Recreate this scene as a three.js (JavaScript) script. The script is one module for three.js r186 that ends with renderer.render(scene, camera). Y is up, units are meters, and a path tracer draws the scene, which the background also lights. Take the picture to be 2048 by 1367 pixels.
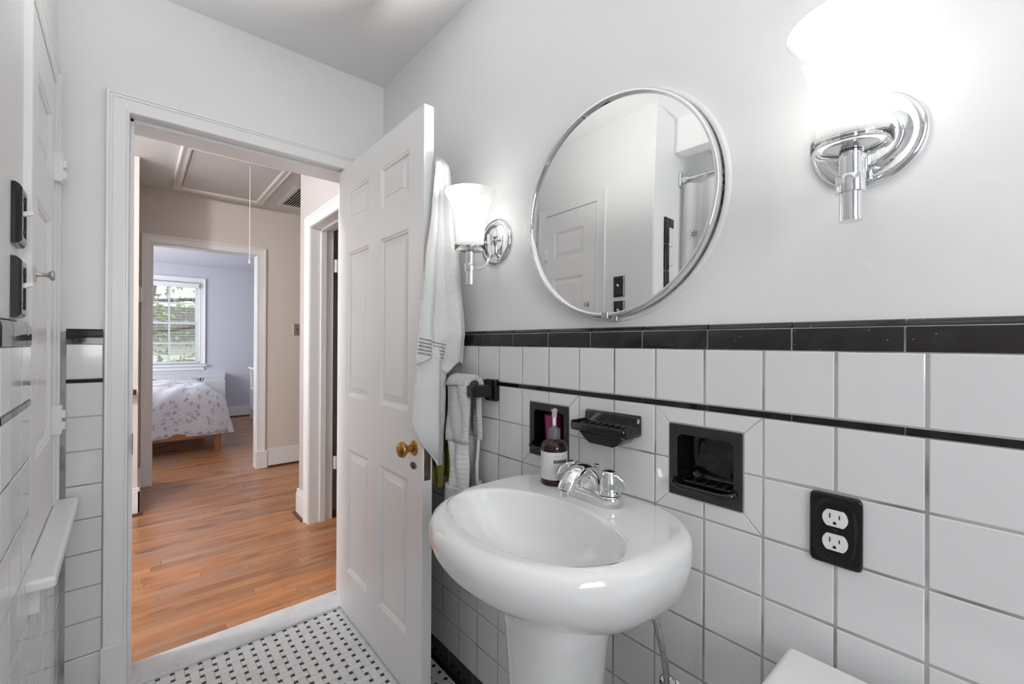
import * as THREE from 'three';
import { mergeGeometries, mergeVertices, toCreasedNormals } from 'three/addons/utils/BufferGeometryUtils.js';
import { RoundedBoxGeometry } from 'three/addons/geometries/RoundedBoxGeometry.js';
import { RectAreaLightUniformsLib } from 'three/addons/lights/RectAreaLightUniformsLib.js';

// ---------------------------------------------------------------- camera, sky, large lights, exposure
RectAreaLightUniformsLib.init();
const scene = new THREE.Scene();
const camera = new THREE.PerspectiveCamera(75.99, 2048 / 1367, 0.03, 200);
camera.rotation.order = 'YXZ';
camera.position.set(-0.8722, 1.19, 1.9647);
camera.rotation.set(0.0019, -0.71302, 0.0051);
scene.add(camera);
scene.background = new THREE.Color().setRGB(1.55, 1.7, 1.9);

function areaLight(name, w, h, at, towards, color, intensity) {
  const l = new THREE.RectAreaLight(color, intensity, w, h);
  l.name = name; l.position.set(...at); l.lookAt(...towards); scene.add(l);
}
// daylight that comes in at the windows out of view
areaLight('bath_window_daylight', 0.74, 1.06, [-0.85, 1.55, 3.235], [-0.85, 2.9, 0], new THREE.Color(0.99, 0.995, 1.0), 7.0);
areaLight('stair_window_daylight', 1.0, 1.2, [-2.36, 1.45, -1.2], [0, 1.45, -1.2], new THREE.Color(0.97, 0.99, 1.0), 2.0);
areaLight('bedroom_side_window_daylight', 1.3, 1.3, [-2.52, 1.45, -4.6], [0, 1.3, -4.6], new THREE.Color(0.96, 0.975, 1.0), 13.0);
const sun = new THREE.DirectionalLight(new THREE.Color(1.0, 0.95, 0.86), 3.2);
sun.name = 'sun'; sun.position.set(9, 16, -4); sun.target.position.set(-1, 0, -12); sun.shadow.radius = 2;
sun.castShadow = true; sun.shadow.mapSize.set(2048, 2048);
Object.assign(sun.shadow.camera, { left: -16, right: 16, top: 16, bottom: -16, near: 1, far: 60 });
scene.add(sun, sun.target);
const renderer = new THREE.WebGLRenderer({ antialias: true });
renderer.toneMapping = THREE.LinearToneMapping;
renderer.toneMappingExposure = 1.0;
renderer.shadowMap.enabled = true;

// ---------------------------------------------------------------- helpers
let seed = 7;
const rnd = () => { seed = (seed * 1664525 + 1013904223) >>> 0; return seed / 4294967296; };
const taken = new Map();
function numbered(name) { const n = taken.get(name) ?? 0; taken.set(name, n + 1); return n ? name + '_' + String(n).padStart(3, '0') : name; }
function tag(o, label, category, group, kind) {
  o.userData.label = label; if (category) o.userData.category = category;
  if (group) o.userData.group = group; if (kind) o.userData.kind = kind;
  return o;
}
function thing(name, label, category, at = [0, 0, 0], turn = 0, group, kind) {
  const o = new THREE.Group(); o.name = numbered(name); o.position.set(...at); o.rotation.y = turn; scene.add(o);
  return tag(o, label, category, group, kind);
}
const struct = (name, label, category, at, turn) => thing(name, label, category, at, turn, undefined, 'structure');
function part(name, geo, mat, parent, at, rot) {
  const m = new THREE.Mesh(geo, mat); m.name = name; m.castShadow = m.receiveShadow = true;
  if (at) m.position.set(...at); if (rot) m.rotation.set(...rot);
  parent.add(m); return m;
}
const bx = (x0, x1, y0, y1, z0, z1) => new THREE.BoxGeometry(x1 - x0, y1 - y0, z1 - z0).translate((x0 + x1) / 2, (y0 + y1) / 2, (z0 + z1) / 2);
const rbx = (x0, x1, y0, y1, z0, z1, r = 0.004, s = 2) => new RoundedBoxGeometry(x1 - x0, y1 - y0, z1 - z0, s, r).translate((x0 + x1) / 2, (y0 + y1) / 2, (z0 + z1) / 2);
const merge = (list) => mergeGeometries(list.map((g) => { const n = g.index ? g.toNonIndexed() : g; for (const k of Object.keys(n.attributes)) if (!['position', 'normal', 'uv'].includes(k)) n.deleteAttribute(k); return n; }));
const cyl = (r0, r1, h, s = 24) => new THREE.CylinderGeometry(r0, r1, h, s);
const lathe = (pts, s = 48) => new THREE.LatheGeometry(pts.map(([r, y]) => new THREE.Vector2(Math.max(r, 1e-5), y)), s);
const V = (x, y, z) => new THREE.Vector3(x, y, z);
const tube = (pts, r, seg = 40, rs = 12, closed = false) => new THREE.TubeGeometry(new THREE.CatmullRomCurve3(pts.map((p) => V(...p)), closed, 'centripetal'), seg, r, rs, closed);
// triplanar uv in metres
function uvMetres(g, s = 1, ou = 0, ov = 0, swap = false) {
  const p = g.attributes.position, n = g.attributes.normal, uv = new Float32Array(p.count * 2);
  for (let i = 0; i < p.count; i++) {
    const ax = Math.abs(n.getX(i)), ay = Math.abs(n.getY(i)), az = Math.abs(n.getZ(i));
    let u, v;
    if (ay >= ax && ay >= az) { u = p.getX(i); v = p.getZ(i); } else if (ax >= az) { u = p.getZ(i); v = p.getY(i); } else { u = p.getX(i); v = p.getY(i); }
    if (swap) [u, v] = [v, u];
    uv[2 * i] = u * s + ou; uv[2 * i + 1] = v * s + ov;
  }
  g.setAttribute('uv', new THREE.BufferAttribute(uv, 2)); return g;
}
// nested rectangles in the xy plane: rings of [inset, depth], last one filled
function ringPanel(w, h, rings) {
  const pos = [], quad = (a, b, c, d) => pos.push(...a, ...b, ...c, ...a, ...c, ...d);
  const R = rings.map(([i, z]) => [[-w / 2 + i, -h / 2 + i, z], [w / 2 - i, -h / 2 + i, z], [w / 2 - i, h / 2 - i, z], [-w / 2 + i, h / 2 - i, z]]);
  for (let k = 0; k + 1 < R.length; k++) for (let j = 0; j < 4; j++) { const n = (j + 1) % 4; quad(R[k][j], R[k][n], R[k + 1][n], R[k + 1][j]); }
  quad(...R[R.length - 1]);
  const g = new THREE.BufferGeometry(); g.setAttribute('position', new THREE.Float32BufferAttribute(pos, 3)); g.computeVertexNormals();
  return uvMetres(g);
}
const slab = (w, h, t = 0.008, b = 0.0022) => ringPanel(w, h, [[0, -t], [0, -b], [b * 0.35, -b * 0.35], [b, 0]]);
// shape in xy from points, extruded along z
function prism(pts, depth, holes = [], bevel = 0) {
  const s = new THREE.Shape(pts.map(([x, y]) => new THREE.Vector2(x, y)));
  for (const h of holes) s.holes.push(new THREE.Path(h.map(([x, y]) => new THREE.Vector2(x, y))));
  return new THREE.ExtrudeGeometry(s, { depth, bevelEnabled: bevel > 0, bevelThickness: bevel, bevelSize: bevel, bevelOffset: -bevel, bevelSegments: 1, curveSegments: 16 });
}
const rect = (x0, x1, y0, y1) => [[x0, y0], [x1, y0], [x1, y1], [x0, y1]];
// wall in the zy plane (normal along x): outline given in (z, y), thickness x0..x1
function wallX(pts, x0, x1, holes = []) {
  const g = prism(pts, x1 - x0, holes); g.applyMatrix4(new THREE.Matrix4().makeBasis(V(0, 0, 1), V(0, 1, 0), V(1, 0, 0))); g.translate(x0, 0, 0);
  const p = g.attributes.position; for (let i = 0; i < p.count; i += 3) for (const at of [g.attributes.position, g.attributes.normal, g.attributes.uv]) { const a = []; for (let k = 0; k < at.itemSize; k++) { a[k] = at.array[(i + 1) * at.itemSize + k]; at.array[(i + 1) * at.itemSize + k] = at.array[(i + 2) * at.itemSize + k]; at.array[(i + 2) * at.itemSize + k] = a[k]; } }
  g.computeVertexNormals(); return uvMetres(g);
}
const wallZ = (pts, z0, z1, holes = []) => uvMetres(prism(pts, z1 - z0, holes).translate(0, 0, z0));
const creased = (g, a = 0.7) => toCreasedNormals(g, a);
// thick sheet from f(u, v)
function sheet(f, nu, nv, t, uScale = 1, vScale = 1) {
  const P = [], N = [], e = 1e-3, pos = [], uv = [], idx = [];
  for (let j = 0; j <= nv; j++) for (let i = 0; i <= nu; i++) {
    const u = i / nu, v = j / nv, a = f(u, v), du = f(Math.min(1, u + e), v).sub(f(Math.max(0, u - e), v)), dv = f(u, Math.min(1, v + e)).sub(f(u, Math.max(0, v - e)));
    P.push(a); N.push(du.cross(dv).normalize());
  }
  const W = nu + 1, at = (i, j) => j * W + i, half = P.length;
  for (const s of [1, -1]) P.forEach((p, k) => { const q = p.clone().addScaledVector(N[k], s * t / 2); pos.push(q.x, q.y, q.z); uv.push((k % W) / nu * uScale, Math.floor(k / W) / nv * vScale); });
  for (let j = 0; j < nv; j++) for (let i = 0; i < nu; i++) {
    const a = at(i, j), b = at(i + 1, j), c = at(i + 1, j + 1), d = at(i, j + 1);
    idx.push(a, b, c, a, c, d, half + a, half + c, half + b, half + a, half + d, half + c);
  }
  const edge = (a, b) => idx.push(a, half + a, half + b, a, half + b, b);
  for (let i = 0; i < nu; i++) { edge(at(i, 0), at(i + 1, 0)); edge(at(i + 1, nv), at(i, nv)); }
  for (let j = 0; j < nv; j++) { edge(at(0, j + 1), at(0, j)); edge(at(nu, j), at(nu, j + 1)); }
  const g = new THREE.BufferGeometry(); g.setAttribute('position', new THREE.Float32BufferAttribute(pos, 3)); g.setAttribute('uv', new THREE.Float32BufferAttribute(uv, 2)); g.setIndex(idx); g.computeVertexNormals(); return g;
}
// grid of rings (closed in u) -> smooth mesh
function loft(rings, capLast = true, capFirst = false) {
  const n = rings[0].length, pos = [], uv = [], idx = [];
  rings.forEach((r, j) => r.forEach((p, i) => { pos.push(...p); uv.push(i / n, j / (rings.length - 1)); }));
  for (let j = 0; j + 1 < rings.length; j++) for (let i = 0; i < n; i++) { const a = j * n + i, b = j * n + (i + 1) % n, c = a + n, d = b + n; idx.push(a, b, d, a, d, c); }
  const cap = (j, flip) => { const m = [0, 0, 0]; rings[j].forEach((p) => p.forEach((v, k) => { m[k] += v / n; })); const k = pos.length / 3; pos.push(...m); uv.push(0.5, 0.5); for (let i = 0; i < n; i++) { const a = j * n + i, b = j * n + (i + 1) % n; flip ? idx.push(a, k, b) : idx.push(a, b, k); } };
  if (capLast) cap(rings.length - 1, false); if (capFirst) cap(0, true);
  const g = new THREE.BufferGeometry(); g.setAttribute('position', new THREE.Float32BufferAttribute(pos, 3)); g.setAttribute('uv', new THREE.Float32BufferAttribute(uv, 2)); g.setIndex(idx); g.computeVertexNormals(); return g;
}
// value noise, tiling
function hash(x, y, s) { let h = (x * 374761393 + y * 668265263 + s * 2147483647) | 0; h = Math.imul(h ^ (h >>> 13), 1274126177); return ((h ^ (h >>> 16)) >>> 0) / 4294967296; }
function noise(x, y, px, py, s) {
  const xi = Math.floor(x), yi = Math.floor(y), fx = x - xi, fy = y - yi, w = (t) => t * t * (3 - 2 * t), m = (a, b) => ((a % b) + b) % b;
  const a = hash(m(xi, px), m(yi, py), s), b = hash(m(xi + 1, px), m(yi, py), s), c = hash(m(xi, px), m(yi + 1, py), s), d = hash(m(xi + 1, px), m(yi + 1, py), s);
  return a + (b - a) * w(fx) + (c - a) * w(fy) + (a - b - c + d) * w(fx) * w(fy);
}
function fbm(u, v, fx, fy, oct, s) { let t = 0, a = 0.5, n = 0; for (let o = 0; o < oct; o++) { t += a * noise(u * fx, v * fy, fx, fy, s + o); n += a; a *= 0.55; fx *= 2; fy *= 2; } return t / n; }
function dataTex(w, h, fn, srgb) {
  const d = new Uint8Array(w * h * 4);
  for (let y = 0; y < h; y++) for (let x = 0; x < w; x++) { const c = fn(x / w, y / h); const k = (y * w + x) * 4; for (let j = 0; j < 3; j++) d[k + j] = Math.max(0, Math.min(255, c[j] * 255)); d[k + 3] = 255; }
  const t = new THREE.DataTexture(d, w, h); t.magFilter = THREE.LinearFilter; t.minFilter = THREE.LinearMipmapLinearFilter; t.generateMipmaps = true; t.wrapS = t.wrapT = THREE.RepeatWrapping; if (srgb) t.colorSpace = THREE.SRGBColorSpace; t.needsUpdate = true; return t;
}
const rep = (t, x, y) => { const c = t.clone(); c.repeat.set(x, y); c.needsUpdate = true; return c; };
const mat = (o) => new THREE.MeshStandardMaterial(o);
const phys = (o) => new THREE.MeshPhysicalMaterial(o);
const lin = (r, g, b) => new THREE.Color().setRGB(r, g, b);

// ---------------------------------------------------------------- materials
const grey = (v) => [v, v, v];
const texPlaster = dataTex(512, 512, (u, v) => grey(0.55 * fbm(u, v, 4, 5, 4, 3) + 0.3 * fbm(u, v, 24, 20, 3, 9) + 0.15 * fbm(u, v, 90, 90, 2, 5)));
const texTerry = dataTex(256, 256, (u, v) => grey(0.6 * fbm(u, v, 60, 60, 2, 21) + 0.4 * fbm(u, v, 14, 14, 3, 22)));
const texRib = dataTex(128, 128, (u, v) => grey(0.5 + 0.5 * Math.sin(v * 2 * Math.PI * 16) * (0.7 + 0.3 * Math.sin(u * 2 * Math.PI * 20))));
const texBraid = dataTex(64, 64, (u, v) => grey(0.5 + 0.5 * Math.sin((u + v) * 2 * Math.PI * 4) * Math.sin((u - v) * 2 * Math.PI * 4)));
const woodFn = (u, v, s) => {
  const warp = fbm(u, v, 3, 4, 3, s) * 0.5, g = fbm(u * 1, (v + warp * 0.09) % 1, 5, 34, 4, s + 3), f = fbm(u, v, 16, 190, 2, s + 6);
  const k = 0.72 * g + 0.28 * f, worn = Math.max(0, fbm(u, v, 3, 2, 4, s + 11) - 0.46) * 3.0, dark = Math.max(0, fbm(u, v, 7, 30, 3, s + 15) - 0.60) * 2.2;
  let c = [0.56 + 0.26 * k, 0.345 + 0.24 * k, 0.20 + 0.19 * k];
  const wc = [0.60, 0.49, 0.43]; c = c.map((x, i) => x + (wc[i] - x) * Math.min(0.7, worn)); return c.map((x) => x * (1 - 0.45 * dark));
};
const texWood = dataTex(1024, 512, (u, v) => woodFn(u, v, 31), true);
const texWoodBump = dataTex(512, 512, (u, v) => grey(fbm(u, v, 10, 150, 3, 37)));
const texMarble = dataTex(512, 256, (u, v) => { const w = fbm(u, v, 4, 3, 5, 51), r = Math.pow(1 - Math.abs(Math.sin((u * 3 + v * 2 + w * 2.4) * Math.PI)), 5); const b = 0.80 + 0.08 * fbm(u, v, 9, 9, 3, 57) - 0.045 * r - 0.04 * w; return [b, b, b * 1.005]; }, true);
const texGrout = dataTex(256, 256, (u, v) => { const b = 0.60 + 0.16 * fbm(u, v, 6, 6, 4, 61) - 0.22 * Math.max(0, fbm(u, v, 12, 12, 3, 63) - 0.56) * 3; return grey(b); }, true);
const texBrass = dataTex(128, 128, (u, v) => { const k = fbm(u, v, 6, 6, 4, 71), a = Math.max(0, k - 0.45) * 2; return [0.72 - 0.28 * a, 0.55 - 0.26 * a, 0.30 - 0.15 * a]; }, true);
const texAged = dataTex(128, 128, (u, v) => { const k = fbm(u, v, 8, 8, 4, 75); return [0.20 + 0.45 * k, 0.18 + 0.38 * k, 0.16 + 0.35 * k]; }, true);
const texSpeck = dataTex(1024, 1024, (u, v) => { let s = 0; const cx = Math.floor(u * 128), cy = Math.floor(v * 128), fx = u * 128 - cx, fy = v * 128 - cy; if (hash(cx, cy, 81) > 0.955) { const dx = fx - 0.5 - 0.3 * (hash(cx, cy, 82) - 0.5), dy = fy - 0.5; if (dx * dx + dy * dy < 0.006 + 0.014 * hash(cx, cy, 83)) s = 0.6; } return [0.15 + s, 0.135 + s, 0.14 + s]; }, true);

const M = {
  bathPaint: mat({ color: lin(0.82, 0.82, 0.82), roughness: 0.42, bumpMap: texPlaster, bumpScale: 0.0022 }),
  ceilPaint: mat({ color: lin(0.85, 0.85, 0.85), roughness: 0.7, bumpMap: texPlaster, bumpScale: 0.0012 }),
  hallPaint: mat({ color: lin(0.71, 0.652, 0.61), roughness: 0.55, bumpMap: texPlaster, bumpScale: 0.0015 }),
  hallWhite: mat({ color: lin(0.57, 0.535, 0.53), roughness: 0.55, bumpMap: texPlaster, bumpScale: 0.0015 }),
  bedPaint: mat({ color: lin(0.60, 0.61, 0.67), roughness: 0.6 }),
  bedCeil: mat({ color: lin(0.66, 0.665, 0.74), roughness: 0.7 }),
  trim: mat({ color: lin(0.84, 0.84, 0.84), roughness: 0.28, bumpMap: texPlaster, bumpScale: 0.0006 }),
  tile: phys({ color: lin(0.76, 0.76, 0.765), roughness: 0.12, clearcoat: 0.4, clearcoatRoughness: 0.05 }),
  tileB: phys({ color: lin(0.735, 0.735, 0.74), roughness: 0.14, clearcoat: 0.4, clearcoatRoughness: 0.06 }),
  tileC: phys({ color: lin(0.775, 0.775, 0.775), roughness: 0.1, clearcoat: 0.4, clearcoatRoughness: 0.05 }),
  grout: mat({ color: 0xffffff, map: texGrout, roughness: 0.95 }),
  black: phys({ color: lin(0.006, 0.0055, 0.007), roughness: 0.07 }),
  blackSpeck: phys({ color: lin(0.9, 0.86, 0.88), map: texSpeck, roughness: 0.1 }),
  blackMatte: mat({ color: lin(0.022, 0.02, 0.022), roughness: 0.36 }),
  mosaic: mat({ color: lin(0.78, 0.78, 0.775), roughness: 0.34 }),
  mosaicB: mat({ color: lin(0.73, 0.73, 0.725), roughness: 0.38 }),
  mosaicDot: mat({ color: lin(0.028, 0.028, 0.03), roughness: 0.4 }),
  porcelain: phys({ color: lin(0.82, 0.82, 0.82), roughness: 0.07, clearcoat: 0.5, clearcoatRoughness: 0.03 }),
  chrome: mat({ color: lin(0.78, 0.79, 0.8), metalness: 1, roughness: 0.06 }),
  nickel: mat({ color: lin(0.62, 0.62, 0.62), metalness: 1, roughness: 0.2 }),
  mirror: mat({ color: lin(0.90, 0.905, 0.90), metalness: 1, roughness: 0.0 }),
  brass: mat({ color: 0xffffff, map: texBrass, metalness: 0.85, roughness: 0.32 }),
  aged: mat({ color: 0xffffff, map: texAged, metalness: 0.7, roughness: 0.5 }),
  marble: mat({ color: 0xffffff, map: rep(texMarble, 1.4, 2.5), roughness: 0.3 }),
  terry: mat({ color: lin(0.93, 0.93, 0.93), roughness: 1, bumpMap: rep(texTerry, 3, 7), bumpScale: 0.005 }),
  terryGrey: mat({ color: lin(0.60, 0.60, 0.595), roughness: 1, bumpMap: rep(texTerry, 1.2, 2), bumpScale: 0.004 }),
  ribGrey: mat({ color: lin(0.69, 0.69, 0.69), roughness: 1, bumpMap: rep(texRib, 2, 1.0), bumpScale: 0.0012 }),
  olive: mat({ color: lin(0.30, 0.27, 0.07), roughness: 0.9, bumpMap: texTerry, bumpScale: 0.003 }),
  glassClear: phys({ color: 0xffffff, transmission: 1, thickness: 0.01, ior: 1.5, roughness: 0.02 }),
  pane: phys({ color: 0xffffff, transmission: 1, thickness: 0, ior: 1.5, roughness: 0 }),
  amber: phys({ color: lin(0.035, 0.012, 0.01), transmission: 0.25, thickness: 0.05, ior: 1.45, roughness: 0.05, attenuationColor: lin(0.25, 0.06, 0.03), attenuationDistance: 0.02 }),
  pumpGrey: mat({ color: lin(0.13, 0.135, 0.14), roughness: 0.35 }),
  pumpClear: phys({ color: lin(0.75, 0.75, 0.75), roughness: 0.2, transmission: 0.5, thickness: 0 }),
  magenta: phys({ color: lin(0.36, 0.035, 0.17), roughness: 0.25, transmission: 0.3, thickness: 0 }),
  plasticWhite: mat({ color: lin(0.82, 0.82, 0.81), roughness: 0.3 }),
  dark: mat({ color: lin(0.02, 0.02, 0.03), roughness: 0.8 }),
  steel: mat({ color: lin(0.5, 0.48, 0.45), metalness: 0.9, roughness: 0.35 }),
  hose: mat({ color: lin(0.42, 0.42, 0.43), metalness: 0.8, roughness: 0.4, bumpMap: rep(texBraid, 12, 1), bumpScale: 0.0015 }),
  shoeMould: mat({ color: lin(0.09, 0.035, 0.022), roughness: 0.4 }),
  railWood: mat({ color: lin(0.07, 0.022, 0.015), roughness: 0.3 }),
  bedWood: mat({ color: lin(0.42, 0.17, 0.06), roughness: 0.4 }),
  blind: mat({ color: lin(0.78, 0.79, 0.80), roughness: 0.45 }),
  sash: mat({ color: lin(0.72, 0.76, 0.78), roughness: 0.4 }),
  curtain: phys({ color: lin(0.80, 0.80, 0.80), roughness: 0.9, transmission: 0.3, thickness: 0 }),
  thread: mat({ color: lin(0.16, 0.16, 0.17), roughness: 0.9 }),
  hallCeil: mat({ color: lin(0.76, 0.785, 0.80), roughness: 0.7 }),
};
const woodMats = [0, 1, 2, 3].map((k) => mat({ color: lin(...[[1, 1, 1], [0.88, 0.86, 0.85], [1.0, 0.95, 0.90], [0.78, 0.77, 0.77]][k]), map: texWood, roughness: 0.26, bumpMap: texWoodBump, bumpScale: 0.0004 }));

// ---------------------------------------------------------------- measured layout (metres)
const P = 0.1095, Z0 = 0.7837;              // wall tile pitch, first joint on the sink wall
const STRIP0 = 1.0555, STRIP1 = 1.0665, CAP0 = 1.1795, CAP1 = 1.2305, BASE1 = 0.071;
const CEIL = 2.39, HALLC = 2.451, REAR = 3.25, SINKZ = 1.32;
const J = 0.0031;                            // joint width

// ================================================================ BATHROOM SHELL
// floor with basketweave mosaic
{
  const f = struct('floor', 'bathroom floor of white basketweave mosaic with black dots', 'floor');
  part('mortar_bed', uvMetres(bx(-2.1, 0.16, -0.08, -0.0022, -0.012, REAR)), M.grout, f);
  const q = 0.0407, w = q / 1.5, g = 0.0013, mk = (a, b) => ringPanel(a - g, b - g, [[0, -0.004], [0, -0.0008], [0.0009, 0]]).rotateX(-Math.PI / 2);
  const gh = mk(2 * w, w), gv = mk(w, 2 * w), gd = mk(w / 2, w / 2);
  camera.updateMatrixWorld(); camera.updateProjectionMatrix();
  const px = (x, z) => { const v = V(x, 0, z).project(camera); return [(v.x + 1) * 1024, (1 - v.y) * 683.5, v.z]; };
  const shown = (x, z) => { if (x < -0.93 || z > 0.75) return false; const [a, b, c] = px(x, z); return c < 1 && a > 225 && a < 925 && b < 1385 && b > 1190 && (x < -0.165 || (x > -0.06 && z > 0.45)) && !(x > -0.165 && x < -0.06); };
  const X0 = -0.192 + 0.75 * w, ZZ = 0.029 + 0.75 * w, restW = [], restD = [];
  let n = 0, nd = 0;
  for (let i = -46; i <= 5; i++) for (let j = -2; j <= 79; j++) {
    const x = X0 + i * q, z = ZZ + j * q, inside = (a, b, hx, hz) => a - hx > -2.05 && a + hx < 0.03 && b - hz > -0.075 && b + hz < REAR - 0.005;
    const even = ((i + j) & 1) === 0, geo = even ? gh : gv;
    if (inside(x, z, even ? w : w / 2, even ? w / 2 : w)) {
      if (shown(x, z) && n < 298) { part('mosaic_tile', geo, hash(i, j, 5) > 0.75 ? M.mosaicB : M.mosaic, f, [x, (hash(i, j, 7) - 0.5) * 0.0005, z]); n++; } else restW.push(geo.clone().translate(x, 0, z));
    }
    const dx = x - 0.75 * w, dz = z - 0.75 * w;
    if (inside(dx, dz, w / 4, w / 4)) { if (shown(dx, dz) && nd < 298) { part('mosaic_dot', gd, M.mosaicDot, f, [dx, 0, dz]); nd++; } else restD.push(gd.clone().translate(dx, 0, dz)); }
  }
  part('mosaic_tile_field', merge(restW), M.mosaic, f).userData.kind = 'stuff';
  part('mosaic_dot_field', merge(restD), M.mosaicDot, f).userData.kind = 'stuff';
}
// ceiling
{
  const c = struct('ceiling', 'plain white plaster ceiling of the bathroom', 'ceiling');
  part('plaster', uvMetres(bx(-2.1, 0.16, CEIL, CEIL + 0.1, -0.01, REAR + 0.1)), M.ceilPaint, c);
}
const tilePick = (i, j) => [M.tile, M.tile, M.tileB, M.tileC][Math.floor(hash(i + 40, j + 40, 17) * 4)];
const capProfile = [[0, 0], [0, 0.033], [-0.0015, 0.040], [-0.005, 0.0455], [-0.0105, 0.0492], [-0.0205, 0.0508], [-0.0205, 0]];
const stripProfile = [[0.0005, 0], [0.0005, 0.011], [-0.006, 0.011], [-0.006, 0]];
const baseProfile = [[0, BASE1], [0, 0.022], [0.003, 0.010], [0.009, 0.003], [0.016, 0.0004], [0.016, -0.003], [-0.008, -0.003], [-0.008, BASE1]];
// a moulding piece: profile [out, up], running along local z
const run = (prof, len) => creased(uvMetres(prism(prof.map(([a, b]) => [-a, b]), len)), 0.6);
const tileG = slab(P - J, P - J);
const niches = [{ i: 2, z: Z0 + 3 * P }, { i: 6, z: Z0 + 7 * P }];
const NY = STRIP0 - P, NH = 0.0755;         // niche centre height, half of its flange
// sink wall
{
  const w = struct('wall_right', 'sink wall, white plaster above square white tiles with black bands', 'wall');
  const holes = niches.map((n) => rect(n.z - 0.062, n.z + 0.062, NY - 0.062, NY + 0.062));
  part('plaster', wallX(rect(-0.01, REAR, CAP1 - 0.015, CEIL), 0.015, 0.15), M.bathPaint, w);
  part('grout_bed', wallX(rect(-0.01, REAR, 0, CAP1 - 0.012), 0.0010, 0.15, holes), M.grout, w);
  const rot = [0, -Math.PI / 2, 0];
  const add = (i, j, y1, y2) => {            // column i, full height y1..y2
    let a = Z0 + i * P + J / 2, b = Z0 + (i + 1) * P - J / 2; a = Math.max(a, 0.012); if (b - a < 0.01 || a > REAR - 0.1) return;
    const full = Math.abs(b - a - (P - J)) < 1e-6 && Math.abs(y2 - y1 - (P - J)) < 1e-6;
    part('wall_tile', full ? tileG : slab(b - a, y2 - y1), tilePick(i, j), w, [(hash(i, j, 3) - 0.5) * 0.0006, (y1 + y2) / 2, (a + b) / 2], rot);
  };
  for (let i = -8; i < 18; i++) {
    add(i, 0, STRIP1 + J / 2, CAP0 - J / 2);
    for (let r = 1; r <= 9; r++) {
      if (r <= 2 && niches.some((n) => i === n.i || i === n.i + 1)) continue;
      const top = STRIP0 - (r - 1) * P - J / 2, bot = STRIP0 - r * P + J / 2; add(i, r, r === 9 ? Math.max(bot, BASE1 + J / 2) : bot, top);
    }
  }
  part('paint_ridge', new THREE.TorusGeometry(0.268, 0.007, 8, 60, Math.PI * 1.15).scale(1, 1, 0.6), M.bathPaint, w, [0.015, 1.5165, 1.322], [0, -Math.PI / 2, 0]).rotateZ(-Math.PI * 0.62);
  const L = 0.1491;
  for (let k = -6; k < 13; k++) {
    const a = Math.max(0.812 + k * L, 0.012), b = 0.812 + (k + 1) * L, len = b - a - 0.0026; if (len < 0.02) continue;
    { const cg = run(capProfile, len); part('cap_tile', uvMetres(cg, 1, k * 0.37, k * 0.21), M.blackSpeck, w, [0, CAP0, a]); }
    part('border_strip', run(stripProfile, len + 0.001), M.black, w, [0, STRIP0, a]);
    part('base_tile', run(baseProfile, len), M.black, w, [0, 0, Math.max(a - 0.053, 0.012)]);
  }
  for (const n of niches) {                  // mitred surround, eight cut tiles round each recess
    const m = P - NH, c = 0.0012;
    for (const sx of [-1, 1]) for (const sy of [-1, 1]) {
      const A = [[P - J / 2, P - J / 2], [P - c - J / 2, P - J / 2]], mk = (pts) => { const q = pts.map(([a, b]) => [a * sx, b * sy]); if (sx * sy < 0) q.reverse(); const g = prism(q, 0.0068, [], 0.0012); g.translate(0, 0, -0.008); return uvMetres(g); };
      part('mitred_tile', mk([[J / 2, NH + c], [NH + c, NH + c], [P - J / 2 - c, P - J / 2], [J / 2, P - J / 2]]), tilePick(n.i, sx + 3 * sy), w, [0, NY, n.z], rot);
      part('mitred_tile', mk([[NH + c, J / 2], [P - J / 2, J / 2], [P - J / 2, P - J / 2 - c], [NH + c, NH - c * 0]]), tilePick(n.i + 9, sx - 3 * sy), w, [0, NY, n.z], rot);
    }
  }
}
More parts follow.
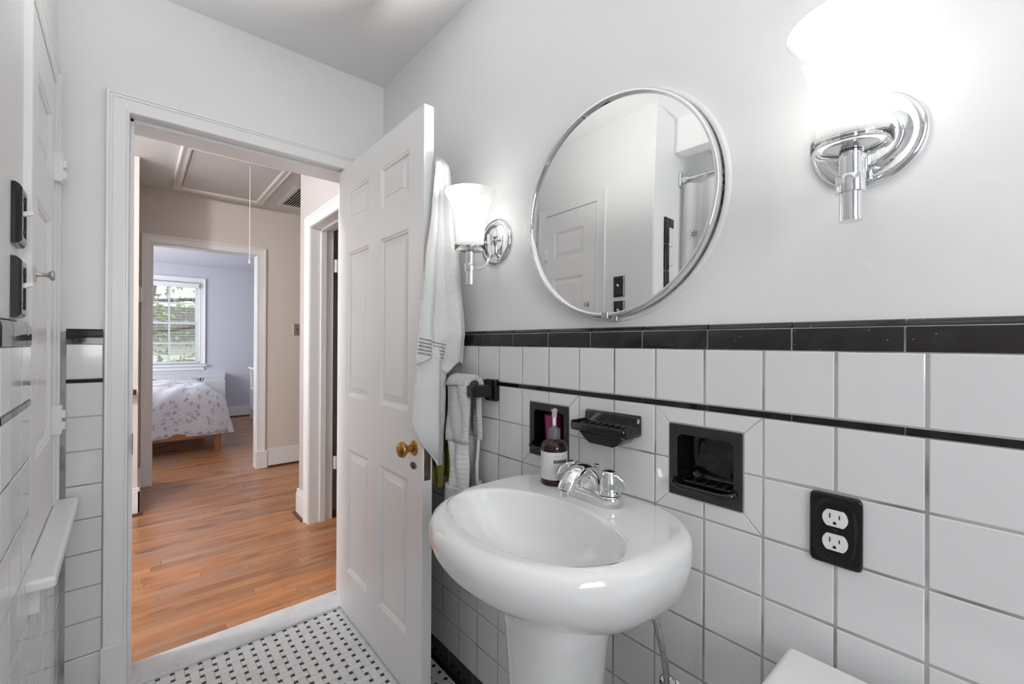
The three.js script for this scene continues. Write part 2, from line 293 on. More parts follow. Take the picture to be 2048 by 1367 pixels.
// door wall between bathroom and hall
const DX0 = -0.888, DX1 = -0.118, DTOP = 1.963;
{
  const w = struct('wall_back', 'white bathroom wall that holds the open doorway', 'wall');
  part('plaster', wallZ([[-1.3, 0], [DX0 - 0.012, 0], [DX0 - 0.012, DTOP + 0.012], [DX1 + 0.012, DTOP + 0.012], [DX1 + 0.012, 0], [0.15, 0], [0.15, HALLC], [-1.3, HALLC]], -0.086, -0.004), M.bathPaint, w);
  part('grout_bed', uvMetres(bx(-1.05, -0.945, 0, CAP1 - 0.012, -0.004, 0.0070)), M.grout, w);
  part('plaster_coat', wallZ([[-1.3, CAP1 - 0.012], [DX0 - 0.012, CAP1 - 0.012], [DX0 - 0.012, DTOP + 0.012], [DX1 + 0.012, DTOP + 0.012], [DX1 + 0.012, 0], [0.016, 0], [0.016, CEIL], [-1.3, CEIL]], -0.004, 0), M.bathPaint, w);
  const x0 = -1.033, x1 = -0.9475, cx = (x0 + x1) / 2, ww = x1 - x0;
  part('wall_tile', slab(ww, CAP0 - STRIP1 - J), M.tile, w, [cx, (CAP0 + STRIP1) / 2, 0.008]);
  for (let r = 1; r <= 9; r++) { const top = STRIP0 - (r - 1) * P - J / 2, bot = Math.max(STRIP0 - r * P + J / 2, BASE1 + 0.002); part('wall_tile', slab(ww, top - bot), tilePick(r, 60), w, [cx, (top + bot) / 2, 0.008]); }
  part('cap_tile', run(capProfile, ww), M.black, w, [x0, CAP0, 0.009], [0, Math.PI / 2, 0]);
  part('border_strip', run(stripProfile, ww), M.black, w, [x0, STRIP0, 0.008], [0, Math.PI / 2, 0]);
  part('base_tile', run(baseProfile, ww), M.black, w, [x0, 0, 0.008], [0, Math.PI / 2, 0]);
  const h = struct('wall_hall_front', 'cream hall side of the wall round the bathroom doorway', 'wall');
  part('plaster', wallZ([[-2.5, 0], [DX0 - 0.012, 0], [DX0 - 0.012, DTOP + 0.012], [DX1 + 0.012, DTOP + 0.012], [DX1 + 0.012, 0], [1.7, 0], [1.7, HALLC], [-2.5, HALLC]], -0.168, -0.086), M.hallPaint, h);
}
// left wall, a little out of square
const LEFT = [-1.0565, 0, 0], SKEW = 0.015;
{
  const w = struct('wall_left', 'narrow white left wall with tile wainscot beside the linen cupboard', 'wall', LEFT, SKEW);
  const C1 = 0.92;
  part('plaster', wallX([[-0.02, 0], [C1, 0], [C1, CEIL], [-0.02, CEIL]], -0.10, 0, [rect(0.098, 0.547, 0.70, 1.952)]), M.bathPaint, w);
  part('cupboard_lining', uvMetres(bx(-0.13, -0.10, 0.6, 2.0, 0.05, 0.60)), M.trim, w);
  part('grout_bed', uvMetres(bx(0, 0.0118, 0, CAP1 - 0.012, 0.616, C1)), M.grout, w);
  part('grout_bed', uvMetres(bx(0, 0.0118, 0, 0.615, 0.0, 0.616)), M.grout, w);
  const rot = [0, Math.PI / 2, 0], T = 0.0130;
  for (let i = 0; i < 9; i++) {
    const a0 = 0.618 - (i < 6 ? (i + 1) * P : 0) + (i >= 6 ? (i - 6) * P : 0), a = Math.max(a0, 0.02), b = Math.min(a0 + P - J, C1), upper = i >= 6; if (b - a < 0.01) continue;
    const tile = (y1, y2, j) => part('wall_tile', slab(b - a, y2 - y1), tilePick(i + 20, j), w, [T, (y1 + y2) / 2, (a + b) / 2], rot);
    if (upper) tile(STRIP1 + J / 2, CAP0 - J / 2, 0);
    for (let r = 1; r <= 9; r++) { const top = STRIP0 - (r - 1) * P - J / 2, bot = Math.max(STRIP0 - r * P + J / 2, BASE1 + 0.002); if (upper) tile(bot, top, r); else if (bot < 0.612) tile(bot, Math.min(top, 0.612), r); }
  }
  const mir = (prof) => prof.map(([a, b]) => [-a, b]);
  for (const [a, b] of [[0.617, 0.672], [0.675, 0.822], [0.825, C1]]) {
    part('cap_tile', run(mir(capProfile), b - a), M.black, w, [T + 0.001, CAP0, a]);
    part('border_strip', run(mir(stripProfile), b - a), M.black, w, [T, STRIP0, a]);
  }
  for (const [a, b] of [[0.02, 0.16], [0.163, 0.312], [0.315, 0.464], [0.467, 0.616], [0.619, 0.768], [0.771, C1]]) part('base_tile', run(mir(baseProfile), b - a), M.black, w, [T, 0, a]);
}
// alcove of the tub, seen only in the mirror
const AX = -1.285, AZ = 0.923;
{
  const w = struct('wall_alcove', 'white wall return beside the tub with a black tile edge', 'wall');
  part('plaster', wallZ(rect(-2.1, -1.152, 0, CEIL), AZ - 0.1, AZ), M.bathPaint, w);
  part('plaster', uvMetres(bx(-1.16, -1.046, 0, CEIL, AZ - 0.1, AZ + 0.002)), M.bathPaint, w);
  for (let r = 0; r < 17; r++) { const y0 = r * P + 0.002, y1 = Math.min((r + 1) * P - 0.001, 1.795); if (y0 < y1) part('wall_tile', slab(0.055, y1 - y0), M.tile, w, [-1.257, (y0 + y1) / 2, AZ + 0.009]); }
  for (let k = 0; k < 12; k++) { const y1 = 1.80 - k * 0.1491, y0 = Math.max(y1 - 0.1465, 0.002); if (y1 > 0.01) part('edge_tile', rbx(-1.225, -1.172, y0, y1, AZ - 0.002, AZ + 0.012, 0.005), M.black, w); }
  part('edge_tile', rbx(-1.285, -1.227, 1.748, 1.80, AZ - 0.002, AZ + 0.012, 0.005), M.black, w);
  const h = struct('wall_header', 'white plaster header above the tub opening', 'wall');
  part('plaster', uvMetres(bx(AX - 0.1, AX, 2.19, CEIL, AZ, REAR)), M.bathPaint, h);
  const b = struct('wall_tub', 'white tiled wall at the back of the tub alcove', 'wall');
  part('surface', uvMetres(bx(-2.15, -2.05, 0, CEIL, AZ - 0.1, REAR)), M.tile, b);
}
// rear wall with the window that lights the room from behind the camera
{
  const w = struct('wall_rear', 'white bathroom wall with a window behind the viewpoint', 'wall');
  part('plaster', wallZ(rect(-2.15, 0.16, 0, CEIL), REAR, REAR + 0.12, [rect(-1.25, -0.45, 0.98, 2.12)]), M.bathPaint, w);
  const n = struct('window_2', 'white sash window behind the viewpoint', 'window');
  for (const x of [-1.25, -0.485]) part('stile', bx(x, x + 0.035, 0.98, 2.12, REAR + 0.03, REAR + 0.07), M.trim, n);
  for (const y of [0.98, 1.53, 2.085]) part('rail', bx(-1.215, -0.485, y, y + 0.035, REAR + 0.03, REAR + 0.07), M.trim, n);
  part('pane', bx(-1.215, -0.485, 1.015, 1.53, REAR + 0.048, REAR + 0.052), M.pane, n);
  part('pane', bx(-1.215, -0.485, 1.565, 2.085, REAR + 0.048, REAR + 0.052), M.pane, n);
}

// ---------------------------------------------------------------- casings, jambs, thresholds
const casingProfile = [[0, 0], [0, 0.009], [0.003, 0.0125], [0.008, 0.0125], [0.0095, 0.0095], [0.014, 0.0095], [0.047, 0.0125], [0.050, 0.016], [0.055, 0.017], [0.058, 0.021], [0.066, 0.0215], [0.068, 0.019], [0.068, 0]];
// U-shaped casing round an opening in local xy, standing out along +z
function casing(parent, x0, x1, y0, yt, k = 1, prof = casingProfile, m = M.trim, names = 'casing') {
  const strip = (A, B) => { const pos = []; for (let i = 0; i + 1 < prof.length; i++) { const [u, d] = prof[i], [u2, d2] = prof[i + 1], a = A(u * k, d), b = B(u * k, d), c = B(u2 * k, d2), e = A(u2 * k, d2); pos.push(...a, ...b, ...c, ...a, ...c, ...e); } const g = new THREE.BufferGeometry(); g.setAttribute('position', new THREE.Float32BufferAttribute(pos, 3)); g.computeVertexNormals(); return uvMetres(g); };
  part(names, strip((u, d) => [x0 - u, y0, d], (u, d) => [x0 - u, yt + u, d]), m, parent);
  part(names, strip((u, d) => [x0 - u, yt + u, d], (u, d) => [x1 + u, yt + u, d]), m, parent);
  part(names, strip((u, d) => [x1 + u, yt + u, d], (u, d) => [x1 + u, y0, d]), m, parent);
}
{
  const t = struct('trim_1', 'white moulded casing and jambs of the bathroom doorway', 'door frame');
  const g = new THREE.Group(); g.name = 'casing_frame'; g.position.set(0, 0, 0.0); t.add(g);
  casing(g, DX0 + 0.002, DX1 - 0.002, 0.0, DTOP - 0.006, 0.86);
  part('plinth_block', rbx(DX0 - 0.062, DX0 + 0.003, 0, 0.19, 0, 0.026, 0.003), M.trim, t);
  part('jamb', rbx(DX0 - 0.012, DX0 + 0.002, 0, DTOP, -0.17, 0.004, 0.002), M.trim, t);
  part('jamb', rbx(DX1 - 0.002, DX1 + 0.012, 0, DTOP, -0.17, 0.004, 0.002), M.trim, t);
  part('head_jamb', rbx(DX0 - 0.012, DX1 + 0.012, DTOP, DTOP + 0.012, -0.17, 0.004, 0.002), M.trim, t);
  part('stop', rbx(DX0 + 0.002, DX0 + 0.0145, 0, DTOP, -0.17, -0.05, 0.002), M.trim, t);
  part('stop', rbx(DX1 - 0.0145, DX1 - 0.002, 0, DTOP, -0.17, -0.05, 0.002), M.trim, t);
  part('head_stop', rbx(DX0, DX1, DTOP - 0.0125, DTOP, -0.17, -0.05, 0.002), M.trim, t);
  part('strike_plate', bx(DX0 + 0.0135, DX0 + 0.0155, 0.80, 0.87, -0.045, -0.020), M.aged, t);
  const th = struct('trim_2', 'pale marble threshold slab between mosaic and wood floor', 'threshold');
  part('slab', uvMetres(rbx(DX0 - 0.0, DX1 - 0.0, -0.02, 0.010, -0.160, -0.016, 0.005)), M.marble, th);
}

// ================================================================ DOOR
const doorRings = [[0, 0], [0.004, -0.003], [0.009, -0.0045], [0.012, -0.0095], [0.017, -0.0105], [0.040, -0.0055], [0.042, -0.0035]];
{
  const d = struct('door_1', 'white six-panel door standing open against the sink wall', 'door', [-0.17, 0, -0.045]);
  // local: width along z 0..0.762, face towards -x at x = 0, back at x = 0.035
  const W = 0.762, Y0 = 0.012, Y1 = 1.957, zs = [0, 0.107, 0.327, 0.434, 0.659, W], ys = [Y0, 0.200, 0.730, 0.957, 1.576, 1.687, 1.845, Y1], T = 0.035;
  const stile = (name, z0, z1, y0, y1) => part(name, uvMetres(bx(0, T, y0, y1, z0, z1)), M.trim, d);
  stile('stile', zs[0], zs[1], Y0, Y1); stile('stile', zs[4], zs[5], Y0, Y1);
  for (const [a, b] of [[0, 1], [2, 3], [4, 5], [6, 7]]) stile('rail', zs[1], zs[4], ys[a], ys[b]);
  for (const [a, b] of [[1, 2], [3, 4], [5, 6]]) {
    stile('mullion', zs[2], zs[3], ys[a], ys[b]);
    for (const [p, q] of [[1, 2], [3, 4]]) {
      const w = zs[q] - zs[p], h = ys[b] - ys[a], g = ringPanel(w, h, doorRings), at = [0, (ys[a] + ys[b]) / 2, (zs[p] + zs[q]) / 2];
      const k = part('panel', g, M.trim, d, at, [0, -Math.PI / 2, 0]);
      part('panel_back', g, M.trim, k, [0, 0, -T], [0, Math.PI, 0]);
    }
  }
  const kz = 0.706, ky = 0.842;
  const knob = part('knob', lathe([[0, 0.058], [0.012, 0.0575], [0.021, 0.053], [0.0255, 0.046], [0.0255, 0.040], [0.021, 0.034], [0.013, 0.030], [0.0105, 0.026], [0.0125, 0.022], [0.0105, 0.018], [0.0125, 0.013], [0.0105, 0.009], [0.011, 0.003]], 36), M.brass, d, [0, ky, kz], [0, 0, Math.PI / 2]);
  part('rosette', lathe([[0, 0.009], [0.014, 0.009], [0.0165, 0.0065], [0.023, 0.0045], [0.0255, 0.002], [0.026, 0]], 36), M.brass, knob);
  part('screw', cyl(0.003, 0.003, 0.002, 10), M.aged, knob, [0.019, 0.006, 0.004]);
  const esc = part('keyhole_plate', cyl(0.019, 0.020, 0.003, 28).scale(0.58, 1, 1), M.aged, d, [-0.0015, 0.783, 0.704], [0, 0, Math.PI / 2]);
  part('keyhole', merge([cyl(0.0035, 0.0035, 0.0012, 14).translate(0.005, 0, 0), bx(-0.009, 0.004, -0.0006, 0.0006, -0.0017, 0.0017)]), M.dark, esc, [0, 0.002, 0]);
  const kb = part('knob', lathe([[0, 0.05], [0.018, 0.048], [0.0245, 0.040], [0.018, 0.031], [0.0105, 0.025], [0.0105, 0.006], [0.026, 0.004], [0.026, 0]], 28), M.brass, d, [T, ky, kz], [0, 0, -Math.PI / 2]);
  kb.userData.label = 'brass knob on the hidden face';
  part('latch_plate', bx(0.006, 0.029, 0.745, 0.875, W - 0.0005, W + 0.0015), M.aged, d);
  for (const y of [0.25, 1.72]) { const h = part('hinge', cyl(0.006, 0.006, 0.09, 14), M.trim, d, [T + 0.004, y, -0.004]); part('leaf', bx(-0.03, -0.002, -0.045, 0.045, 0.0, 0.0035), M.trim, h); }
}
// robe hook on the back of the door
{
  const h = thing('robe_hook', 'small chrome hook on the hidden face of the bathroom door', 'hook', [-0.135, 1.752, 0.672]);
  part('plate', rbx(0.0005, 0.004, -0.03, 0.03, -0.012, 0.012, 0.0015), M.chrome, h);
  part('prong', tube([[0.003, -0.008, 0], [0.020, -0.012, 0], [0.032, 0.0, 0], [0.032, 0.02, 0]], 0.0035, 24, 10), M.chrome, h);
}

// ================================================================ LEFT WALL FITTINGS
{
  const t = struct('trim_3', 'white casing and sill of the linen cupboard on the left wall', 'trim', LEFT, SKEW);
  const g = new THREE.Group(); g.name = 'casing_frame'; g.rotation.y = Math.PI / 2; t.add(g);   // local x -> -z
  casing(g, -0.547, -0.098, 0.70, 1.952, 1.0, casingProfile.map(([u, d]) => [u, d * 0.6]));
  part('stool', rbx(0, 0.056, 0.676, 0.701, 0.03, 0.660, 0.008, 3), M.trim, t);
  part('apron', rbx(0, 0.030, 0.622, 0.676, 0.045, 0.635, 0.004), M.trim, t);
  const d = struct('door_2', 'white panelled linen cupboard door with small dark knob', 'door', LEFT, SKEW);
  const Z = [0.100, 0.180, 0.445, 0.545], Y = [0.703, 0.91, 1.53, 1.648, 1.830, 1.948], F = 0.004, B = -0.02;
  for (const [a, b] of [[0, 1], [2, 3]]) part('stile', uvMetres(bx(B, F, Y[0], Y[5], Z[a], Z[b])), M.trim, d);
  for (const [a, b] of [[0, 1], [2, 3], [4, 5]]) part('rail', uvMetres(bx(B, F, Y[a], Y[b], Z[1], Z[2])), M.trim, d);
  for (const [a, b] of [[1, 2], [3, 4]]) part('panel', ringPanel(Z[2] - Z[1], Y[b] - Y[a], doorRings), M.trim, d, [F, (Y[a] + Y[b]) / 2, (Z[1] + Z[2]) / 2], [0, Math.PI / 2, 0]);
  const k = part('knob', lathe([[0, 0.033], [0.009, 0.0325], [0.0125, 0.030], [0.0125, 0.027], [0.009, 0.024], [0.005, 0.020], [0.0045, 0.008], [0.007, 0.003], [0.007, 0]], 28), M.steel, d, [F, 1.342, 0.485], [0, 0, -Math.PI / 2]);
  part('back_plate', rbx(-0.016, 0.016, 0, 0.0025, -0.010, 0.010, 0.001), M.steel, k);
  for (const y of [0.955, 1.70]) {
    const h = part('hinge', rbx(0.002, 0.022, y - 0.042, y + 0.042, 0.078, 0.122, 0.002), M.trim, d);
    for (const s of [-0.018, 0.016]) part('knuckle', cyl(0.008, 0.008, 0.022, 14), M.trim, h, [0.022, y + s, 0.1]);
  }
}
function switchPlate(y, label) {
  const s = thing('switch_plate', label, 'switch', [LEFT[0] + 0.712 * SKEW, y, 0.712], SKEW, 'black switch plates on the left wall');
  part('plate', ringPanel(0.072, 0.115, [[0, 0], [0, 0.006], [0.003, 0.0105], [0.008, 0.0135], [0.016, 0.0135], [0.019, 0.0115]]), M.black, s, [0.0002, 0, 0], [0, Math.PI / 2, 0]);
  part('toggle', rbx(0.010, 0.027, -0.0045, 0.0045, -0.004, 0.004, 0.0015).rotateZ(0.35), M.plasticWhite, s);
  for (const v of [-0.03, 0.03]) part('screw', cyl(0.003, 0.003, 0.002, 12), M.blackMatte, s, [0.0122, v, 0], [0, 0, Math.PI / 2]);
}
switchPlate(1.428, 'glossy black switch plate with white toggle, upper of two');
switchPlate(1.290, 'glossy black switch plate with white toggle, just above the tile cap');

// ================================================================ MIRROR AND SCONCES
{
  const m = thing('round_mirror', 'round wall mirror in thin chrome frame above the sink', 'mirror', [0.0075, 1.5165, 1.320], 0.026);
  const R = 0.262, rot = [0, 0, Math.PI / 2];   // local y of the lathe -> -x
  part('glass', lathe([[0, 0.020], [R - 0.006, 0.020], [R - 0.006, 0.012]], 128), M.mirror, m, [0, 0, 0], rot);
  part('frame', lathe([[R - 0.008, 0.012], [R - 0.008, 0.0255], [R - 0.006, 0.0285], [R - 0.001, 0.0285], [R + 0.002, 0.025], [R + 0.002, 0.0], [R - 0.01, 0.0]], 128), M.chrome, m, [0, 0, 0], rot);
  part('clip', rbx(-0.032, -0.004, -0.268, -0.252, -0.010, 0.008, 0.0015), M.nickel, m);
  part('clip_tab', rbx(-0.020, 0.0, -0.274, -0.262, 0.010, 0.026, 0.0015), M.nickel, m);
}
const shadeMat = phys({ color: lin(0.85, 0.85, 0.84), roughness: 0.9, transmission: 0.5, thickness: 0, emissive: lin(1, 0.985, 0.96), emissiveIntensity: 0.16 });
const bulbMat = mat({ color: 0xffffff, emissive: lin(1, 0.98, 0.95), emissiveIntensity: 1.0 });
function sconce(z, label) {
  const s = thing('wall_sconce', label, 'sconce', [0.015, 1.515, z], 0, 'chrome sconces either side of the mirror'), AXX = -0.105;
  const rot = [0, 0, Math.PI / 2];
  part('backplate', lathe([[0, 0.0165], [0.040, 0.0165], [0.0455, 0.0145], [0.049, 0.011], [0.060, 0.0105], [0.0625, 0.0125], [0.069, 0.0115], [0.073, 0.007], [0.075, 0.002], [0.075, 0]], 72), M.chrome, s, [0, 0, 0], rot);
  for (const dz of [-0.032, 0.032]) { const n = part('cap_nut', new THREE.SphereGeometry(0.0065, 16, 12), M.chrome, s, [-0.021, 0.0, dz]); part('washer', cyl(0.0045, 0.0045, 0.008, 12), M.chrome, n, [0.004, 0, 0], rot); }
  part('arm_socket', cyl(0.0095, 0.0095, 0.03, 20), M.chrome, s, [-0.03, 0.003, 0]);
  part('socket_stem', cyl(0.006, 0.006, 0.024, 16), M.chrome, s, [-0.021, 0.003, 0], rot);
  part('arm', tube([[-0.03, 0.0, 0], [-0.03, -0.03, 0], [-0.034, -0.062, 0], [-0.048, -0.084, 0], [-0.072, -0.094, 0], [-0.098, -0.095, 0]], 0.006, 40, 14), M.chrome, s);
  part('stem', cyl(0.0135, 0.0135, 0.115, 32), M.chrome, s, [AXX, -0.0885, 0]);
  part('stem_tip', cyl(0.0142, 0.0142, 0.004, 32), M.chrome, s, [AXX, -0.145, 0]);
  part('collar', lathe([[0.0135, -0.013], [0.0175, -0.012], [0.0175, 0.012], [0.0135, 0.013]], 32), M.chrome, s, [AXX, -0.094, 0]);
  part('gallery_ring', lathe([[0.012, -0.047], [0.044, -0.044], [0.0485, -0.041], [0.0485, -0.027], [0.046, -0.026], [0.0455, -0.040], [0.012, -0.042]], 48), M.glassClear, s, [AXX, 0, 0]);
  part('seat_cup', lathe([[0, -0.041], [0.020, -0.041], [0.034, -0.0385], [0.034, -0.0365], [0, -0.0375]], 36), M.chrome, s, [AXX, 0, 0]);
  // fluted glass shade
  const prof = [[0.0395, -0.034], [0.0405, -0.015], [0.0425, 0.010], [0.0455, 0.038], [0.050, 0.066], [0.057, 0.092], [0.066, 0.115], [0.0755, 0.132], [0.0785, 0.136]], n = 192, rings = [];
  const ring = (r, y, d) => Array.from({ length: n }, (_, i) => { const t = -i / n * 2 * Math.PI, q = r + d + 0.0011 * Math.abs(Math.cos(t * 24)); return [q * Math.cos(t), y, q * Math.sin(t)]; });
  for (const [r, y] of prof) rings.push(ring(r, y, 0)); for (const [r, y] of [...prof].reverse()) rings.push(ring(r, y, -0.003));
  part('shade', loft(rings, false), shadeMat, s, [AXX, 0, 0]);
  part('bulb', lathe([[0.012, -0.035], [0.013, 0.0], [0.022, 0.03], [0.024, 0.045], [0.019, 0.062], [0, 0.07]], 24), bulbMat, s, [AXX, 0, 0]);
  const l = new THREE.PointLight(new THREE.Color(1, 0.985, 0.96), 0.024); l.name = 'sconce_bulb'; l.position.set(AXX, 0.06, 0); l.shadow.radius = 1.4; l.castShadow = true; s.add(l);
  const up = new THREE.SpotLight(new THREE.Color(1, 0.985, 0.96), 2.6, 0, 0.86, 1); up.name = 'sconce_uplight'; up.position.set(AXX, 0.10, 0); up.target.position.set(AXX - 0.70, 1.0, 0); up.shadow.radius = 2; up.castShadow = true; s.add(up, up.target);
}
sconce(0.862, 'lit chrome sconce with fluted glass shade beside the white towel');
sconce(1.806, 'lit chrome sconce with fluted glass shade above the wall outlet');

// ================================================================ SINK
{
  const s = thing('pedestal_sink', 'white porcelain pedestal sink under the round mirror', 'sink', [0, 0, SINKZ]);
  const N = 120, out = (d, w, y, xm = 0.2, xb = 0.001, nb = 3.6, nf = 2.15) => Array.from({ length: N }, (_, i) => {
    const t = i / N * 2 * Math.PI, c = Math.cos(t), q = Math.sin(t), front = c >= 0, e = 2 / (front ? nf : nb), X = front ? xm + (d - xm) * Math.pow(c, e) : xm - (xm - xb) * Math.pow(-c, e);
    const ez = 2 / (front ? nf : nb); return [-X, y, w * Math.sign(q) * Math.pow(Math.abs(q), ez)];
  });
  const inn = (k, y, cx = 0.268) => Array.from({ length: N }, (_, i) => { const t = i / N * 2 * Math.PI, c = Math.cos(t), q = Math.sin(t); return [-(cx + 0.128 * k * c), y, 0.212 * k * q]; });
  const under = (d, w, y) => out(d, w, y).map(([x, yy, z]) => [x, yy - 0.5 * (0.835 - y) * Math.max(0, 1 + x / 0.40), z]);   // deeper towards the wall
  const rings = [under(0.24, 0.11, 0.694), under(0.28, 0.135, 0.696), under(0.325, 0.165, 0.702), under(0.365, 0.193, 0.712), under(0.397, 0.218, 0.727), under(0.423, 0.239, 0.748), under(0.440, 0.253, 0.774), under(0.448, 0.260, 0.796), out(0.448, 0.260, 0.811), out(0.443, 0.256, 0.823), out(0.435, 0.248, 0.8305), out(0.426, 0.239, 0.8345), out(0.420, 0.233, 0.8352),
    inn(1.05, 0.8352), inn(1.03, 0.8346), inn(1.012, 0.8330), inn(0.998, 0.8305), inn(0.986, 0.8270), inn(0.974, 0.8215), inn(0.955, 0.813), inn(0.92, 0.798), inn(0.86, 0.778), inn(0.77, 0.757), inn(0.63, 0.739), inn(0.47, 0.728), inn(0.30, 0.721), inn(0.14, 0.718)];
  part('basin', loft(rings, true, true), M.porcelain, s);
  const rim = (a, b, y) => Array.from({ length: 72 }, (_, i) => { const t = i / 72 * 2 * Math.PI, c = Math.cos(t), q = Math.sin(t); return [-(0.185 + a * Math.sign(c) * Math.pow(Math.abs(c), 0.8)), y, b * Math.sign(q) * Math.pow(Math.abs(q), 0.8)]; });
  part('pedestal', loft([rim(0.135, 0.135, 0.0005), rim(0.135, 0.135, 0.03), rim(0.120, 0.120, 0.06), rim(0.100, 0.096, 0.16), rim(0.095, 0.090, 0.30), rim(0.095, 0.091, 0.45), rim(0.100, 0.097, 0.53), rim(0.104, 0.104, 0.60), rim(0.108, 0.112, 0.68)], true, true), M.porcelain, s);
  const dr = part('drain', lathe([[0.021, 0.0005], [0.0215, 0.003], [0.018, 0.004], [0.013, 0.002], [0, 0.003]], 28), M.chrome, s, [-0.270, 0.7185, 0]);
  dr.userData.label = 'chrome drain ring';
}
{
  const f = thing('faucet', 'chrome two-handle centerset faucet on the sink deck', 'faucet', [-0.078, 0.8350, SINKZ + 0.006]);
  const pill = (a, r, n = 24) => { const p = []; for (let i = 0; i <= n; i++) { const t = -Math.PI / 2 + i / n * Math.PI; p.push([r * Math.sin(t), a + r * Math.cos(t) * 1.0]); } for (let i = 0; i <= n; i++) { const t = Math.PI / 2 + i / n * Math.PI; p.push([r * Math.sin(t), -a + r * Math.cos(t)]); } return p; };
  const base = [[0, 0.027], [0.020, 0.0255], [0.025, 0.022]].map(([y, r]) => pill(0.052, r).map(([x, z]) => [x, y, z]));
  part('base_plate', loft(base.map((r) => r.reverse()), true, true), M.chrome, f);
  // spout: swept from the base forward over the bowl
  const path = [[0.006, 0.008], [0.002, 0.040], [-0.012, 0.063], [-0.036, 0.073], [-0.062, 0.066], [-0.080, 0.050], [-0.089, 0.036]], w = [0.033, 0.027, 0.023, 0.0215, 0.021, 0.020, 0.0185], th = [0.024, 0.021, 0.016, 0.014, 0.0135, 0.0135, 0.0115];
  const cv = new THREE.CatmullRomCurve3(path.map(([x, y]) => V(x, y, 0)), false, 'centripetal'), rings = [];
  for (let k = 0; k <= 28; k++) { const t = k / 28, p = cv.getPoint(t), tg = cv.getTangent(t), nx = V(-tg.y, tg.x, 0), i = Math.min(5, Math.floor(t * 6)), a = t * 6 - i, ww = w[i] + (w[i + 1] - w[i]) * a, hh = th[i] + (th[i + 1] - th[i]) * a; rings.push(Array.from({ length: 28 }, (_, j) => { const q = j / 28 * 2 * Math.PI, c = Math.cos(q), s = Math.sin(q), cs = Math.sign(c) * Math.pow(Math.abs(c), 0.8), sn = Math.sign(s) * Math.pow(Math.abs(s), 0.8); return [p.x + nx.x * hh * cs, p.y + nx.y * hh * cs, ww * sn]; })); }
  const sp = part('spout', loft(rings, true, true), M.chrome, f);
  part('aerator', cyl(0.0105, 0.0105, 0.012, 20), M.chrome, sp, [-0.088, 0.032, 0]);
  for (const sgn of [-1, 1]) {
    const h = part('handle', lathe([[0.0245, 0.025], [0.0245, 0.029], [0.0225, 0.031], [0.0215, 0.036], [0.0225, 0.040], [0.0200, 0.055], [0.0150, 0.072], [0.0135, 0.0755], [0, 0.077]], 32), M.chrome, f, [0, 0, sgn * 0.0508]);
    const lever = prism([[0, -0.006], [0.012, -0.006], [0.026, -0.016], [0.034, -0.034], [0.030, -0.037], [0.020, -0.034], [0.004, -0.030]], 0.011, [], 0.0025).translate(0, 0, -0.0055);
    part('lever', lever, M.chrome, h, [0, 0.0755, sgn * 0.008], [0, sgn > 0 ? -Math.PI / 2 + 0.35 : Math.PI / 2 + 0.5, 0]);
  }
  const rod = part('lift_rod', cyl(0.0022, 0.0022, 0.045, 12), M.chrome, f, [0.019, 0.045, 0]);
  part('lift_knob', lathe([[0.003, -0.004], [0.0045, 0], [0.0075, 0.004], [0.0075, 0.006], [0, 0.008]], 20), M.chrome, rod, [0, 0.024, 0]);
}
// label print of the soap bottle
function labelTexture() {
  const c = document.createElement('canvas'); c.width = 1024; c.height = 512; const x = c.getContext('2d');
  x.fillStyle = '#d9d9d8'; x.fillRect(0, 0, 1024, 512); x.fillStyle = '#4b4b4e';
  const line = (x0, y, w, h, gap) => { let p = x0; seed = 991 + y; while (p < x0 + w) { const l = 6 + rnd() * 16; x.fillRect(p, y, Math.min(l, x0 + w - p), h); p += l + gap; } };
  for (const o of [330, 842]) {
    line(o - 10, 62, 170, 7, 4); line(o - 10, 92, 150, 5, 4); line(o - 10, 112, 60, 5, 4);
    x.fillStyle = '#4a4c50'; x.fillRect(o - 10, 140, 190, 58); x.fillStyle = '#9a9c9e'; line(o, 152, 160, 5, 3); line(o, 168, 150, 5, 3); line(o, 182, 120, 5, 3);
    x.fillStyle = '#6b6b6d'; for (let k = 0; k < 9; k++) line(o - 10, 216 + k * 18, 120 + 40 * hash(k, 3, 4), 4, 4);
    line(o, 455, 60, 6, 4);
  }
  const t = new THREE.CanvasTexture(c); t.colorSpace = THREE.SRGBColorSpace; t.wrapS = THREE.RepeatWrapping; return t;
}
{
  const b = thing('soap_bottle', 'amber pump bottle with a printed white label on the sink', 'bottle', [-0.062, 0.8352, 1.194]);
  part('body', lathe([[0, 0], [0.030, 0.0], [0.0335, 0.004], [0.0335, 0.088], [0.0325, 0.096], [0.028, 0.105], [0.019, 0.111], [0.0135, 0.113], [0.0135, 0.120], [0, 0.120]], 48), M.amber, b);
  const lb = new THREE.CylinderGeometry(0.0339, 0.0339, 0.068, 64, 1, true);
  part('label', lb, mat({ map: labelTexture(), roughness: 0.6, side: THREE.DoubleSide }), b, [0, 0.050, 0], [0, 0.32, 0]);
  part('liquid', cyl(0.0318, 0.0300, 0.085, 40), mat({ color: lin(0.03, 0.012, 0.012), roughness: 0.3 }), b, [0, 0.0465, 0]);
  const col = part('pump_collar', lathe([[0.0150, 0.113], [0.0155, 0.116], [0.0148, 0.136], [0.0125, 0.139], [0.0065, 0.140], [0.006, 0.146], [0, 0.146]], 40), M.pumpGrey, b);
  part('pump_shaft', cyl(0.0045, 0.0045, 0.022, 16), M.plasticWhite, col, [0, 0.156, 0]);
  part('pump_head', merge([lathe([[0.005, 0.166], [0.0065, 0.168], [0.0065, 0.180], [0.0085, 0.184], [0.0085, 0.186], [0, 0.1865]], 24), cyl(0.0035, 0.0045, 0.030, 14).rotateZ(Math.PI / 2).translate(0.014, 0.181, 0)]), M.pumpClear, col, [0, 0, 0], [0, 0.71, 0]);
}

